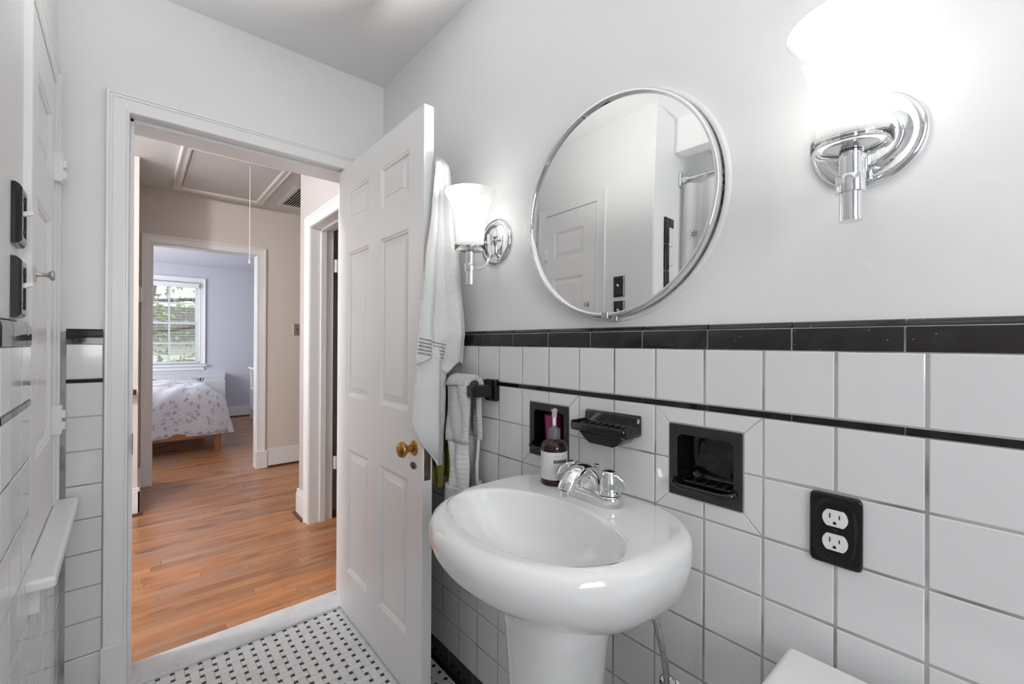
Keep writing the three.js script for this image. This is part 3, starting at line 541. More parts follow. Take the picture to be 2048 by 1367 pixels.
// ================================================================ RECESSED NICHES, SOAP SHELF, OUTLET
function niche(z, name, label, group) {
  const n = thing(name, label, 'niche', [0, NY, z], 0, group), o = 0.0575, D = 0.062;
  const rc = (r, h, v) => { const p = []; for (const [sx, sy, a0] of [[1, -1, -Math.PI / 2], [1, 1, 0], [-1, 1, Math.PI / 2], [-1, -1, Math.PI]]) for (let k = 0; k <= 5; k++) { const a = a0 + k / 5 * Math.PI / 2; p.push([sx * (h - r) + r * Math.cos(a), sy * (v - r) + r * Math.sin(a)]); } return p; };
  const fl = prism(rc(0.002, NH - 0.001, NH - 0.001), 0.008, [rc(0.007, o, 0.054)], 0.001);
  part('flange', fl, M.blackMatte, n, [0.0075, 0, 0], [0, -Math.PI / 2, 0]);
  // recess: rounded box open to the front
  const rings = [[o, 0.054, 0.001], [o - 0.001, 0.053, 0.01], [o - 0.004, 0.050, D - 0.012], [o - 0.008, 0.046, D - 0.003], [o - 0.016, 0.038, D]].map(([h, v, x]) => rc(Math.min(0.012, v), h, v).map(([a, b]) => [x, b, a]));
  part('recess', loft(rings, true), M.black, n);
  part('ledge', rbx(0.012, 0.05, -0.05, -0.043, -o + 0.006, o - 0.006, 0.003), M.black, n);
  for (const dz of [-0.03, -0.008, 0.014, 0.034]) part('ridge', rbx(0.010, 0.044, -0.044, -0.0395, dz, dz + 0.007, 0.002), M.black, n);
  part('lip_bar', tube([[0.004, -0.040, -o - 0.003], [-0.010, -0.046, -o - 0.001], [-0.018, -0.049, -o + 0.014], [-0.019, -0.049, 0], [-0.018, -0.049, o - 0.014], [-0.010, -0.046, o + 0.001], [0.004, -0.040, o + 0.003]], 0.0062, 64, 14), M.black, n);
}
niche(niches[0].z, 'recessed_soap_niche', 'black ceramic wall niche behind the amber soap bottle', 'black recessed niches');
niche(niches[1].z, 'recessed_soap_niche', 'empty black ceramic wall niche left of the outlet', 'black recessed niches');
{
  const t = thing('tumbler', 'magenta plastic tumbler standing in the black niche', 'cup', [0.029, NY - 0.0395, niches[0].z - 0.006]);
  part('cup', lathe([[0, 0.002], [0.020, 0.002], [0.0205, 0.0], [0.0225, 0.0], [0.0272, 0.082], [0.0255, 0.082], [0.0210, 0.004], [0, 0.004]], 40), M.magenta, t);
}
{
  const d = thing('soap_shelf', 'glossy black ceramic soap shelf projecting between the two niches', 'soap dish', [0, 0.995, 1.330]);
  const h = 0.079;
  const tray = prism([[0, -0.016], [0.055, -0.018], [0.068, -0.012], [0.070, 0.0], [0.066, 0.006], [0.060, 0.003], [0.020, 0.001], [0.016, 0.006], [0.013, 0.026], [0.008, 0.030], [0, 0.030]].map(([x, y]) => [-x, y]), 2 * h - 0.008, [], 0.003).translate(0, 0, -h + 0.004);
  part('tray', creased(tray, 0.8), M.black, d);
  for (let k = 0; k < 7; k++) part('ridge', rbx(-0.058, -0.022, 0.0, 0.005, -0.058 + k * 0.018, -0.051 + k * 0.018, 0.002), M.black, d);
  for (const s of [-1, 1]) part('end_lip', rbx(-0.066, -0.002, -0.01, 0.009, s > 0 ? h - 0.006 : -h, s > 0 ? h : -h + 0.006, 0.003), M.black, d);
  const low = prism([[-h + 0.012, -0.016], [h - 0.012, -0.016], [h - 0.030, -0.034], [h - 0.045, -0.042], [-h + 0.045, -0.042], [-h + 0.034, -0.036]], 0.048, [], 0.004);
  part('bracket', creased(low.applyMatrix4(new THREE.Matrix4().makeRotationY(-Math.PI / 2)), 0.6), M.black, d, [-0.001, 0, 0]);
}
{
  const o = thing('wall_outlet', 'white duplex outlet in a glossy black ceramic plate', 'outlet', [0, 0.8865, 1.770]);
  const oval = (a, b, n = 48, e = 0.7) => Array.from({ length: n }, (_, i) => { const t = i / n * 2 * Math.PI, c = Math.cos(t), s = Math.sin(t); return [a * Math.sign(c) * Math.pow(Math.abs(c), e), b * Math.sign(s) * Math.pow(Math.abs(s), e)]; });
  const lay = (a, b, x, e) => oval(a, b, 96, e).map(([z, y]) => [x, y, z]);
  part('plate', loft([lay(0.0358, 0.0578, 0.0005, 0.16), lay(0.0358, 0.0578, -0.003, 0.16), lay(0.0350, 0.0570, -0.0052, 0.18), lay(0.0335, 0.0555, -0.0062, 0.2), lay(0.0300, 0.0510, -0.0066, 0.5), lay(0.0270, 0.0470, -0.0052, 0.6), lay(0.0255, 0.0450, -0.0040, 0.62), lay(0.0200, 0.0380, -0.0038, 0.62)].map((r) => r.reverse()), true), M.black, o);
  const face = oval(0.0172, 0.0172, 64, 1).map(([x, y]) => [x, Math.max(-0.0132, Math.min(0.0132, y))]);
  for (const s of [1, -1]) {
    const f = part('receptacle', creased(prism(face, 0.004, [], 0.0008), 0.5), M.plasticWhite, o, [-0.0030, s * 0.0195, 0], [0, -Math.PI / 2, 0]);
    for (const [x, h] of [[-0.0064, 0.0080], [0.0064, 0.0064]]) part('slot', bx(x - 0.0009, x + 0.0009, 0.0002, 0.0002 + h, 0.0046, 0.0050), M.dark, f);
    part('ground_slot', merge([cyl(0.0023, 0.0023, 0.0004, 16).rotateX(Math.PI / 2).translate(0, -0.0068, 0.0048), bx(-0.0023, 0.0023, -0.0090, -0.0068, 0.0046, 0.0050)]), M.dark, f);
  }
  const sc = part('screw', cyl(0.0034, 0.0034, 0.0016, 18), M.blackMatte, o, [-0.0042, 0, 0], [0, 0, Math.PI / 2]); part('screw_slot', bx(-0.0028, 0.0028, 0.0006, 0.001, -0.0004, 0.0004), M.dark, sc);
}

// ================================================================ TOWELS
const TBX = -0.060, TBY = 1.040;
{
  const t = thing('towel_bar', 'black ceramic towel bar post on the tiled wall behind the door', 'towel bar', [0, TBY, 0]);
  for (const z of [0.868, 0.35]) {
    const b = part('post', rbx(-0.094, -0.012, -0.019, 0.019, z - 0.018, z + 0.018, 0.006, 3), M.black, t);
    part('base', creased(prism([[-0.024, -0.034], [0.024, -0.034], [0.030, -0.028], [0.030, 0.028], [0.024, 0.034], [-0.024, 0.034], [-0.030, 0.028], [-0.030, -0.028]], 0.012, [], 0.004), 0.3), M.black, b, [-0.001, 0, z], [0, -Math.PI / 2, 0]);
  }
  part('bar', cyl(0.009, 0.009, 0.50, 20), M.black, t, [TBX, 0, 0.609], [Math.PI / 2, 0, 0]);
}
function barTowel(name, label, z0, z1, bottoms, mats, r = 0.030, th = 0.016, flare = 0) {
  const g = thing(name, label, 'towel', [TBX, TBY, (z0 + z1) / 2]), hw = (z1 - z0) / 2, wob = (u, y) => 0.004 * Math.sin(u * 7 + y * 31) + 0.003 * Math.sin(u * 13 - y * 17);
  const flap = (side, ya, yb, k, t, m, nm, w = 1) => part(nm, sheet((u, v) => { const y = ya + (yb - ya) * v, uu = (u - 0.5) * 2, round = 1 - Math.pow(Math.abs(uu), 6); return V(side * (r + k + 0.010 * Math.min(1, -y * 2) + wob(u, y)) * (0.55 + 0.45 * round), y, -(uu * hw * w) + flare * y * side); }, 22, 16, t, 0.4, Math.abs(yb - ya) * 4), m, g);
  part('fold', sheet((u, v) => { const a = Math.PI * (1 - v), uu = (u - 0.5) * 2; return V(r * Math.cos(a) + wob(u, 0) * 0.4, 0.012 + r * Math.sin(a) - 0.003 * Math.pow(uu, 4), -uu * hw); }, 22, 16, th, 0.4, 0.4), mats[0], g);
  for (const [side, list] of [[-1, bottoms[0]], [1, bottoms[1]]]) { let y = 0.014; list.forEach(([yb, k, t, mi, nm, w], i) => { flap(side, y, yb, k, t, mats[mi], nm, w); y = yb + 0.006; }); }
}
barTowel('hand_towel', 'grey ribbed hand towel folded over the black towel bar', 0.737, 0.846,
  [[[-0.165, 0, 0.016, 0, 'plush_section', 1], [-0.315, -0.004, 0.009, 1, 'ribbed_section', 0.92], [-0.405, 0.002, 0.015, 0, 'cuff', 1.05]], [[-0.16, 0, 0.016, 0, 'plush_section', 1], [-0.30, -0.004, 0.009, 1, 'ribbed_section', 0.92], [-0.395, 0.0, 0.015, 0, 'cuff', 1.0]]], [M.terryGrey, M.ribGrey]);
barTowel('olive_cloth', 'olive green cloth hanging on the towel bar behind the door', 0.60, 0.688, [[[-0.34, 0, 0.008, 0, 'front_flap', 1]], [[-0.32, 0, 0.008, 0, 'back_flap', 1]]], [M.olive], 0.018, 0.008);
{
  const t = thing('bath_towel', 'white terry bath towel hanging over the edge of the door', 'towel', [-0.1, 1.1, 0.74]);
  const key = [[1.792, -0.138, -0.108], [1.765, -0.146, -0.098], [1.70, -0.152, -0.086], [1.60, -0.162, -0.072], [1.48, -0.180, -0.055], [1.33, -0.195, -0.034], [1.18, -0.210, -0.014], [1.10, -0.216, -0.006]];
  const lerpKey = (y) => { let i = 0; while (i < key.length - 2 && y < key[i + 1][0]) i++; const a = key[i], b = key[i + 1], k = Math.max(0, Math.min(1, (a[0] - y) / (a[0] - b[0]))); return [a[1] + (b[1] - a[1]) * k, a[2] + (b[2] - a[2]) * k]; };
  const ramp = (x, y) => { const k = Math.max(0, Math.min(1, (x + 0.132) / 0.03)), q = Math.max(0, Math.min(1, (1.22 - y) / 0.1)); return -0.034 * k * k * (3 - 2 * k) * q; };
  const fold = (u, y) => { const k = Math.min(1, (1.8 - y) * 1.8); return k * (0.014 * Math.sin(u * 9.5 + 0.6 + (1.8 - y) * 0.8) + 0.006 * Math.sin(u * 21 + y * 3)) + 0.0015 * Math.sin(y * 37 + u * 5); };
  part('drape', sheet((u, v) => {
    const yb = 1.125 + 0.035 * Math.max(0, Math.sin(u * 3.1 - 0.2)) - 0.060 * Math.exp(-Math.pow((u - 0.62) / 0.16, 2)) - 0.02 * u, y = 1.795 + (yb - 1.795) * v, [a, b] = lerpKey(y), x = a + (b - a) * u, top = Math.pow(Math.max(0, 1 - v * 14), 2);
    return V(x + 0.1, y - 1.1 - 0.012 * Math.pow((u - 0.5) * 2, 2) * top, 0.008 + fold(u, y) * (y < 1.2 ? Math.max(0.5, 1 - (1.2 - y) * 4) : 1) + ramp(x, y) - 0.022 * top);
  }, 60, 90, 0.009, 1, 1), M.terry, t);
  for (let k = 0; k < 5; k++) part('border_band', sheet((u, v) => { const y = 1.205 - k * 0.011 - 0.0045 * v - 0.010 * u * 2, uu = u * 0.55, [a, b] = lerpKey(y); return V(a + (b - a) * uu + 0.1, y - 1.1, 0.0128 + fold(uu, y) + ramp(a + (b - a) * uu, y)); }, 24, 2, 0.003), M.terry, t);
  part('tail', sheet((u, v) => {
    const L = [[1.165, -0.196, -0.078], [1.02, -0.205, -0.080], [0.93, -0.214, -0.084], [0.88, -0.190, -0.090], [0.785, -0.112, -0.098]], y = 1.165 - 0.380 * v; let i = 0; while (i < 3 && y < L[i + 1][0]) i++; const A = L[i], B = L[i + 1], k = Math.max(0, Math.min(1, (A[0] - y) / (A[0] - B[0])));
    const a = A[1] + (B[1] - A[1]) * k, b = A[2] + (B[2] - A[2]) * k; return V(a + (b - a) * u + 0.1, y - 1.1, -0.006 + 0.6 * ramp(a + (b - a) * u, y) + 0.007 * Math.sin(u * 6.5 + y * 4) * (1 - v * 0.6));
  }, 40, 60, 0.008, 0.7, 0.6), M.terry, t);
}

// ================================================================ PLUMBING AND TOILET
{
  const h = thing('supply_hose', 'braided steel supply hose below the sink', 'hose', [-0.065, 0.3, 1.492]);
  part('hose', tube([[-0.010, 0.345, -0.008], [-0.006, 0.30, 0.004], [0.0, 0.25, 0.012], [0.004, 0.18, 0.015], [0.006, 0.10, 0.012], [0.012, 0.02, 0.002]], 0.0062, 60, 14), M.hose, h);
  const v = part('shutoff_valve', cyl(0.012, 0.012, 0.05, 18), M.chrome, h, [0.012, 0.0, 0]);
  part('escutcheon', lathe([[0.009, 0.02], [0.012, 0.012], [0.026, 0.005], [0.030, 0.0]], 32), M.chrome, v, [0.0525, 0.0, 0], [0, 0, Math.PI / 2]);
  part('stub_pipe', cyl(0.008, 0.008, 0.05, 16), M.chrome, v, [0.026, 0, 0], [0, 0, Math.PI / 2]);
  const e = thing('pipe_escutcheon', 'chrome escutcheon where a pipe enters the tile beside the hose', 'pipe fitting', [0, 0.452, 1.482]);
  part('flange', lathe([[0.009, 0.02], [0.012, 0.012], [0.026, 0.005], [0.030, 0.0]], 32), M.chrome, e, [-0.0005, 0, 0], [0, 0, Math.PI / 2]);
  part('pipe', cyl(0.008, 0.008, 0.03, 16), M.chrome, e, [-0.016, 0, 0], [0, 0, Math.PI / 2]);
}
{
  const t = thing('toilet', 'white toilet tank with a flat lid beside the sink', 'toilet', [-0.125, 0, 1.955]);
  part('tank_lid', rbx(-0.105, 0.098, 0.648, 0.682, -0.245, 0.245, 0.012, 4), M.porcelain, t);
  part('tank', rbx(-0.095, 0.090, 0.36, 0.648, -0.23, 0.23, 0.03, 4), M.porcelain, t);
  part('flush_lever', merge([cyl(0.008, 0.008, 0.02, 14).rotateZ(Math.PI / 2).translate(-0.104, 0.60, -0.17), rbx(-0.116, -0.109, 0.594, 0.606, -0.175, -0.10, 0.003)]), M.chrome, t);
  const ell = (cx, a, b, y) => Array.from({ length: 48 }, (_, i) => { const q = i / 48 * 2 * Math.PI; return [cx - a * Math.cos(q), y, b * Math.sin(q)]; });
  part('bowl', loft([ell(-0.26, 0.20, 0.11, 0.001), ell(-0.26, 0.19, 0.10, 0.06), ell(-0.27, 0.18, 0.10, 0.18), ell(-0.30, 0.22, 0.16, 0.30), ell(-0.31, 0.235, 0.18, 0.37), ell(-0.31, 0.235, 0.18, 0.385)], true, true), M.porcelain, t);
  part('seat', loft([ell(-0.31, 0.238, 0.183, 0.386), ell(-0.31, 0.240, 0.185, 0.40), ell(-0.31, 0.235, 0.180, 0.410), ell(-0.31, 0.20, 0.15, 0.414)], true, true), M.plasticWhite, t);
}
// shower rod and curtain, seen in the mirror
{
  const r = thing('shower_rod', 'chrome shower rod with square flange seen in the mirror', 'curtain rod', [-1.40, 2.06, AZ]);
  part('flange', rbx(-0.038, 0.038, -0.045, 0.045, 0.0005, 0.014, 0.008, 3), M.chrome, r);
  part('socket', cyl(0.019, 0.024, 0.045, 28), M.chrome, r, [0, 0, 0.034], [Math.PI / 2, 0, 0]);
  part('rod', cyl(0.013, 0.013, REAR - AZ - 0.02, 24), M.chrome, r, [0, 0, (REAR - AZ) / 2], [Math.PI / 2, 0, 0]);
  const c = thing('shower_curtain', 'white shower curtain with small stitched sprigs seen in the mirror', 'curtain', [-1.40, 1.1, 0]);
  part('cloth', sheet((u, v) => V(0.0 + 0.022 * Math.sin(u * 46) + 0.02 * v, 0.925 - 1.72 * v, 0.945 + u * 0.95 - 0.04 * v * (1 - u)), 120, 20, 0.003), M.curtain, c);
  for (let k = 0; k < 8; k++) { const g = new THREE.TorusGeometry(0.019, 0.002, 8, 20); part('ring', g, M.chrome, c, [0, 0.953, 0.95 + k * 0.13], [0, 0.15, 0]); }
  for (const [y, z] of [[1.72, 1.02], [1.55, 1.00], [1.66, 1.16]]) { const l = []; for (let k = 0; k < 6; k++) { const a = k * 1.05; l.push(new THREE.SphereGeometry(0.006, 8, 6).scale(0.3, 1.5, 0.6).rotateX(a).translate(0, 0.012 * Math.cos(a), 0.012 * Math.sin(a))); } part('stitched_sprig', merge(l), M.thread, c, [0.024 + 0.0, y - 1.1, z]); }
}

// ================================================================ HALL
{
  const f = struct('floor_hall', 'worn honey-brown oak strip floor of the hall', 'floor');
  part('subfloor', bx(-2.5, 1.7, -0.08, -0.016, -2.72, -0.158), M.dark, f);
  const w = 0.0572; let row = 0;
  for (let z = -0.158; z > -2.72; z -= w, row++) {
    const zb = Math.max(z - w, -2.72); let x = -2.5 + hash(row, 1, 91) * 0.5 - 0.5;
    while (x < 1.7) {
      const len = 0.7 + hash(row, Math.round(x * 10) + 300, 93) * 1.3, a = Math.max(x, -2.5), b = Math.min(x + len, 1.7); x += len; if (b - a < 0.05) continue;
      const g = ringPanel(b - a - 0.0007, z - zb - 0.0007, [[0, -0.012], [0, -0.0008], [0.0009, 0]]).rotateX(-Math.PI / 2);
      uvMetres(g, 0.55, hash(row, 7, 95) * 3 + a * 0.55, hash(row, Math.round(x * 7), 97) * 5);
      part('floor_board', g, woodMats[Math.floor(hash(row, Math.round(x * 13), 99) * 4)], f, [(a + b) / 2, 0, (z + zb) / 2]);
    }
  }
  const c = struct('ceiling_hall', 'white hall ceiling with the attic hatch', 'ceiling');
  // ceiling in strips round the opening of the air duct
  const c0 = HALLC, c1 = HALLC + 0.1;
  part('plaster', merge([bx(-2.5, 0.145, c0, c1, -2.75, -0.086), bx(0.425, 1.7, c0, c1, -2.75, -0.086), bx(0.145, 0.425, c0, c1, -2.75, -2.435), bx(0.145, 0.425, c0, c1, -1.885, -0.086)]), M.hallCeil, c);
}
{
  const w = struct('wall_hall_left', 'pale wall end on the left of the hall', 'wall');
  part('plaster', uvMetres(bx(-2.5, -0.848, 0, HALLC, -2.72, -1.98)), M.hallPaint, w);
  const s = struct('wall_stair', 'hall wall with a window out of view on the left', 'wall');
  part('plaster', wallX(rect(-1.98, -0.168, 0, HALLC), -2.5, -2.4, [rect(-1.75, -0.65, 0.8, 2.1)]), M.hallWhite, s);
  const b = struct('baseboard_hall_left', 'white moulded baseboard on the left wall end of the hall', 'baseboard');
  part('board', rbx(-2.4, -0.832, 0.014, 0.165, -1.98, -1.962, 0.003), M.trim, b); part('cap', rbx(-2.4, -0.836, 0.165, 0.187, -1.98, -1.967, 0.004), M.trim, b);
  part('board_return', rbx(-0.848, -0.832, 0.014, 0.165, -2.70, -1.962, 0.003), M.trim, b);
  part('shoe_mould', rbx(-2.4, -0.820, 0, 0.016, -1.98, -1.948, 0.004), M.shoeMould, b);
  const hw = struct('wall_hall_back', 'tan hall wall round the bedroom doorway', 'wall');
  part('plaster', wallZ([[-0.86, 0], [-0.765, 0], [-0.765, 2.006], [0.010, 2.006], [0.010, 0], [1.7, 0], [1.7, HALLC], [-0.86, HALLC]], -2.76, -2.70), M.hallPaint, hw);
  const bw = struct('wall_bedroom_front', 'lavender bedroom side of the doorway wall', 'wall');
  part('plaster', wallZ([[-2.6, 0], [-0.765, 0], [-0.765, 2.006], [0.010, 2.006], [0.010, 0], [2.3, 0], [2.3, 2.5], [-2.6, 2.5]], -2.82, -2.76), M.bedPaint, bw);
  const t = struct('trim_4', 'white casing of the bedroom doorway across the hall', 'door frame');
  const g = new THREE.Group(); g.name = 'casing_frame'; g.position.z = -2.70; t.add(g); casing(g, -0.755, 0.0, 0, 1.996, 1.06, casingProfile.map(([u, d]) => [u, d * 1.2]));
  for (const [a, b2] of [[-0.765, -0.752], [-0.003, 0.010]]) part('jamb', rbx(a, b2, 0, 2.0, -2.82, -2.697, 0.002), M.trim, t);
  part('head_jamb', rbx(-0.765, 0.010, 1.993, 2.006, -2.82, -2.697, 0.002), M.trim, t);
  for (const [a, b2] of [[-0.84, -0.752], [-0.006, 0.088]]) part('plinth_block', rbx(a, b2, 0.0, 0.165, -2.70, -2.670, 0.004), M.trim, t);
  const r = struct('baseboard_hall_back', 'white baseboard on the tan wall right of the bedroom doorway', 'baseboard');
  part('board', rbx(0.088, 1.6, 0.014, 0.150, -2.70, -2.684, 0.003), M.trim, r); part('cap', rbx(0.088, 1.6, 0.150, 0.172, -2.70, -2.688, 0.004), M.trim, r); part('shoe_mould', rbx(0.105, 1.6, 0, 0.015, -2.70, -2.672, 0.004), M.shoeMould, r);
}
// hall side wall with a second door, right of the view
{
  const w = struct('wall_hall_right', 'pale pink hall wall with a cased doorway behind the bathroom door', 'wall');
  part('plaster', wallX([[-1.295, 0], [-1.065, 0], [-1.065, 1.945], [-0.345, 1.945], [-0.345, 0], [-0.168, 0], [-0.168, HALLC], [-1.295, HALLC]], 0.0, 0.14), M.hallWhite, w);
  part('plaster', uvMetres(bx(0.14, 1.7, 0, HALLC, -1.295, -1.20)), M.hallPaint, w);
  const e = struct('wall_hall_end', 'hall end wall out of view on the right', 'wall'); part('plaster', uvMetres(bx(1.6, 1.7, 0, HALLC, -2.72, -0.168)), M.hallPaint, e);
  const t = struct('trim_5', 'white casing and jambs of the side doorway in the hall', 'door frame');
  const g = new THREE.Group(); g.name = 'casing_frame'; g.rotation.y = -Math.PI / 2; t.add(g); casing(g, -1.055, -0.355, 0, 1.935, 1.06);
  part('jamb', rbx(-0.004, 0.144, 0, 1.94, -1.065, -1.053, 0.002), M.trim, t); part('jamb', rbx(-0.004, 0.144, 0, 1.94, -0.357, -0.345, 0.002), M.trim, t);
  part('head_jamb', rbx(-0.004, 0.144, 1.933, 1.945, -1.065, -0.345, 0.002), M.trim, t);
  part('stop', rbx(0.060, 0.098, 0, 1.935, -1.054, -1.041, 0.003), M.trim, t); part('head_stop', rbx(0.060, 0.098, 1.921, 1.935, -1.054, -0.356, 0.003), M.trim, t);
  const d = struct('door_3', 'white door standing open inside the side doorway of the hall', 'door');
  part('slab', rbx(0.172, 0.84, 0.012, 1.93, -1.052, -1.017, 0.003), M.trim, d);
  for (const y of [0.38, 1.70]) { const h = part('hinge', cyl(0.0065, 0.0065, 0.085, 14), M.trim, d, [0.158, y, -1.040]); part('leaf', bx(-0.014, 0.016, -0.0425, 0.0425, -0.0035, 0.0), M.trim, h); }
  const b = struct('baseboard_hall_right', 'white baseboard wrapping the corner of the pale pink hall wall', 'baseboard');
  part('board', rbx(-0.016, 0.0, 0.014, 0.150, -1.311, -1.128, 0.003), M.trim, b); part('cap', rbx(-0.012, 0.0, 0.150, 0.176, -1.307, -1.128, 0.004), M.trim, b); part('shoe_mould', rbx(-0.030, 0.0, 0, 0.016, -1.325, -1.128, 0.004), M.shoeMould, b);
  part('board_return', rbx(-0.016, 1.6, 0.014, 0.150, -1.311, -1.295, 0.003), M.trim, b);
}
{
  const h = thing('attic_hatch', 'white attic hatch with moulded frame in the hall ceiling', 'hatch', [-0.32, HALLC, -2.02]);
  const X = 0.325, Zz = 0.53, fr = [[0, 0], [0, 0.010], [0.004, 0.018], [0.010, 0.020], [0.016, 0.015], [0.030, 0.013], [0.046, 0.020], [0.056, 0.016], [0.060, 0]];
  part('frame', creased(ringPanel(2 * X, 2 * Zz, fr).rotateX(Math.PI / 2), 0.5), M.trim, h, [0, 0, 0]);
  part('panel', bx(-X + 0.064, X - 0.060, -0.008, -0.001, -Zz + 0.060, Zz - 0.060), M.hallCeil, h);
  const c = thing('pull_cord', 'thin white pull cord hanging from the attic hatch', 'cord', [-0.248, HALLC - 0.009, -1.63]);
  part('cord', cyl(0.0022, 0.0022, 0.665, 8), M.plasticWhite, c, [0, -0.3325, 0]);
  part('cord_pull', lathe([[0.0015, 0.0], [0.004, -0.008], [0.0075, -0.034], [0.0065, -0.036], [0, -0.036]], 16), M.plasticWhite, c, [0, -0.66, 0]);
  const v = thing('ceiling_vent', 'white slatted air vent in the hall ceiling', 'vent', [0.285, HALLC, -2.16]);
  part('frame', merge([bx(-0.175, 0.175, -0.008, -0.0005, -0.31, -0.275), bx(-0.175, 0.175, -0.008, -0.0005, 0.275, 0.31), bx(-0.175, -0.140, -0.008, -0.0005, -0.275, 0.275), bx(0.140, 0.175, -0.008, -0.0005, -0.275, 0.275)]), M.trim, v);
  part('duct', merge([bx(-0.144, -0.140, 0.0, 0.6, -0.275, 0.275), bx(0.140, 0.144, 0.0, 0.6, -0.275, 0.275), bx(-0.144, 0.144, 0.0, 0.6, -0.279, -0.275), bx(-0.144, 0.144, 0.0, 0.6, 0.275, 0.279), bx(-0.144, 0.144, 0.6, 0.604, -0.279, 0.279)]), M.steel, v);
  for (let k = 0; k < 14; k++) part('slat', bx(-0.0075, 0.0075, -0.001, 0.001, -0.275, 0.275).rotateZ(0.6), M.trim, v, [-0.13 + k * 0.02, -0.0065, 0]);
}
{
  const s = thing('hall_switch', 'metal toggle switch plate on the tan hall wall', 'switch', [0.350, 1.31, -2.70]);
  part('plate', ringPanel(0.072, 0.115, [[0, 0.0004], [0, 0.003], [0.004, 0.005]]), M.steel, s); part('toggle', rbx(-0.005, 0.005, -0.010, 0.012, 0.003, 0.016, 0.002), M.blackMatte, s);
  for (const y of [-0.03, 0.03]) part('screw', cyl(0.004, 0.004, 0.003, 12).rotateX(Math.PI / 2), M.blackMatte, s, [0, y, 0.0055]);
  const t = thing('thermostat', 'small white thermostat on the hall wall left of the bedroom doorway', 'thermostat', [-0.848, 1.555, -2.56]);
  part('back_plate', rbx(0.0005, 0.010, -0.065, 0.065, -0.05, 0.05, 0.002), M.steel, t); part('cover', rbx(0.010, 0.032, -0.06, 0.06, -0.045, 0.045, 0.006), M.plasticWhite, t);
  const r = thing('handrail', 'dark wood handrail end on the left hall wall', 'handrail', [-0.9, 0.845, -1.98]);
  part('rail', rbx(-0.9, 0.045, -0.018, 0.018, 0.030, 0.072, 0.010, 3).rotateZ(0.0), M.railWood, r); part('bracket', cyl(0.008, 0.008, 0.03, 12), M.steel, r, [-0.03, 0, 0.0155], [Math.PI / 2, 0, 0]);
}

{
  const c = thing('ceiling_light', 'round opal ceiling light above the stair end of the hall', 'ceiling light', [-1.9, HALLC, -0.42]);
  part('canopy', cyl(0.10, 0.11, 0.025, 32), M.nickel, c, [0, -0.0135, 0]);
  part('globe', lathe([[0, -0.125], [0.06, -0.118], [0.10, -0.095], [0.118, -0.06], [0.11, -0.027]], 32), phys({ color: lin(0.85, 0.85, 0.83), roughness: 0.9, transmission: 0.5, thickness: 0, emissive: lin(0.97, 0.985, 1.0), emissiveIntensity: 0.8 }), c);
  const l = new THREE.PointLight(new THREE.Color(0.98, 0.99, 1.0), 7.0); l.name = 'hall_bulb'; l.position.set(0, -0.075, 0); l.shadow.radius = 4; l.castShadow = true; c.add(l);
}

// ================================================================ BEDROOM
{
  const f = struct('floor_bedroom', 'glossy honey-brown oak floor of the bedroom', 'floor');
  const g = bx(-2.6, 2.3, -0.08, 0, -6.15, -2.72); uvMetres(g, 0.55); part('boards', g, woodMats[0], f);
  const c = struct('ceiling_bedroom', 'lavender-tinted ceiling of the bedroom', 'ceiling'); part('plaster', bx(-2.6, 2.3, 2.325, 2.45, -6.25, -2.82), M.bedCeil, c);
  const w = struct('wall_bedroom_far', 'lavender bedroom wall with the window', 'wall');
  part('plaster', wallZ(rect(-2.6, 2.3, 0, 2.33), -6.27, -6.15, [rect(-1.15, -0.118, 0.85, 2.07)]), M.bedPaint, w);
  const l = struct('wall_bedroom_left', 'bedroom wall with a second window out of view', 'wall'); part('plaster', wallX(rect(-6.25, -2.76, 0, 2.33), -2.65, -2.55, [rect(-5.3, -3.9, 0.75, 2.1)]), M.bedPaint, l);
  const r = struct('wall_bedroom_right', 'bedroom wall out of view on the right', 'wall'); part('plaster', wallX(rect(-6.25, -2.76, 0, 2.33), 2.2, 2.3), M.bedPaint, r);
  const b = struct('baseboard_bedroom', 'white baseboard on the lavender bedroom wall', 'baseboard');
  part('board', rbx(0.2, 2.2, 0.012, 0.145, -6.15, -6.132, 0.003), M.trim, b); part('cap', rbx(0.2, 2.2, 0.145, 0.166, -6.15, -6.138, 0.004), M.trim, b); part('shoe_mould', rbx(0.2, 2.2, 0, 0.016, -6.15, -6.12, 0.004), M.shoeMould, b);
}
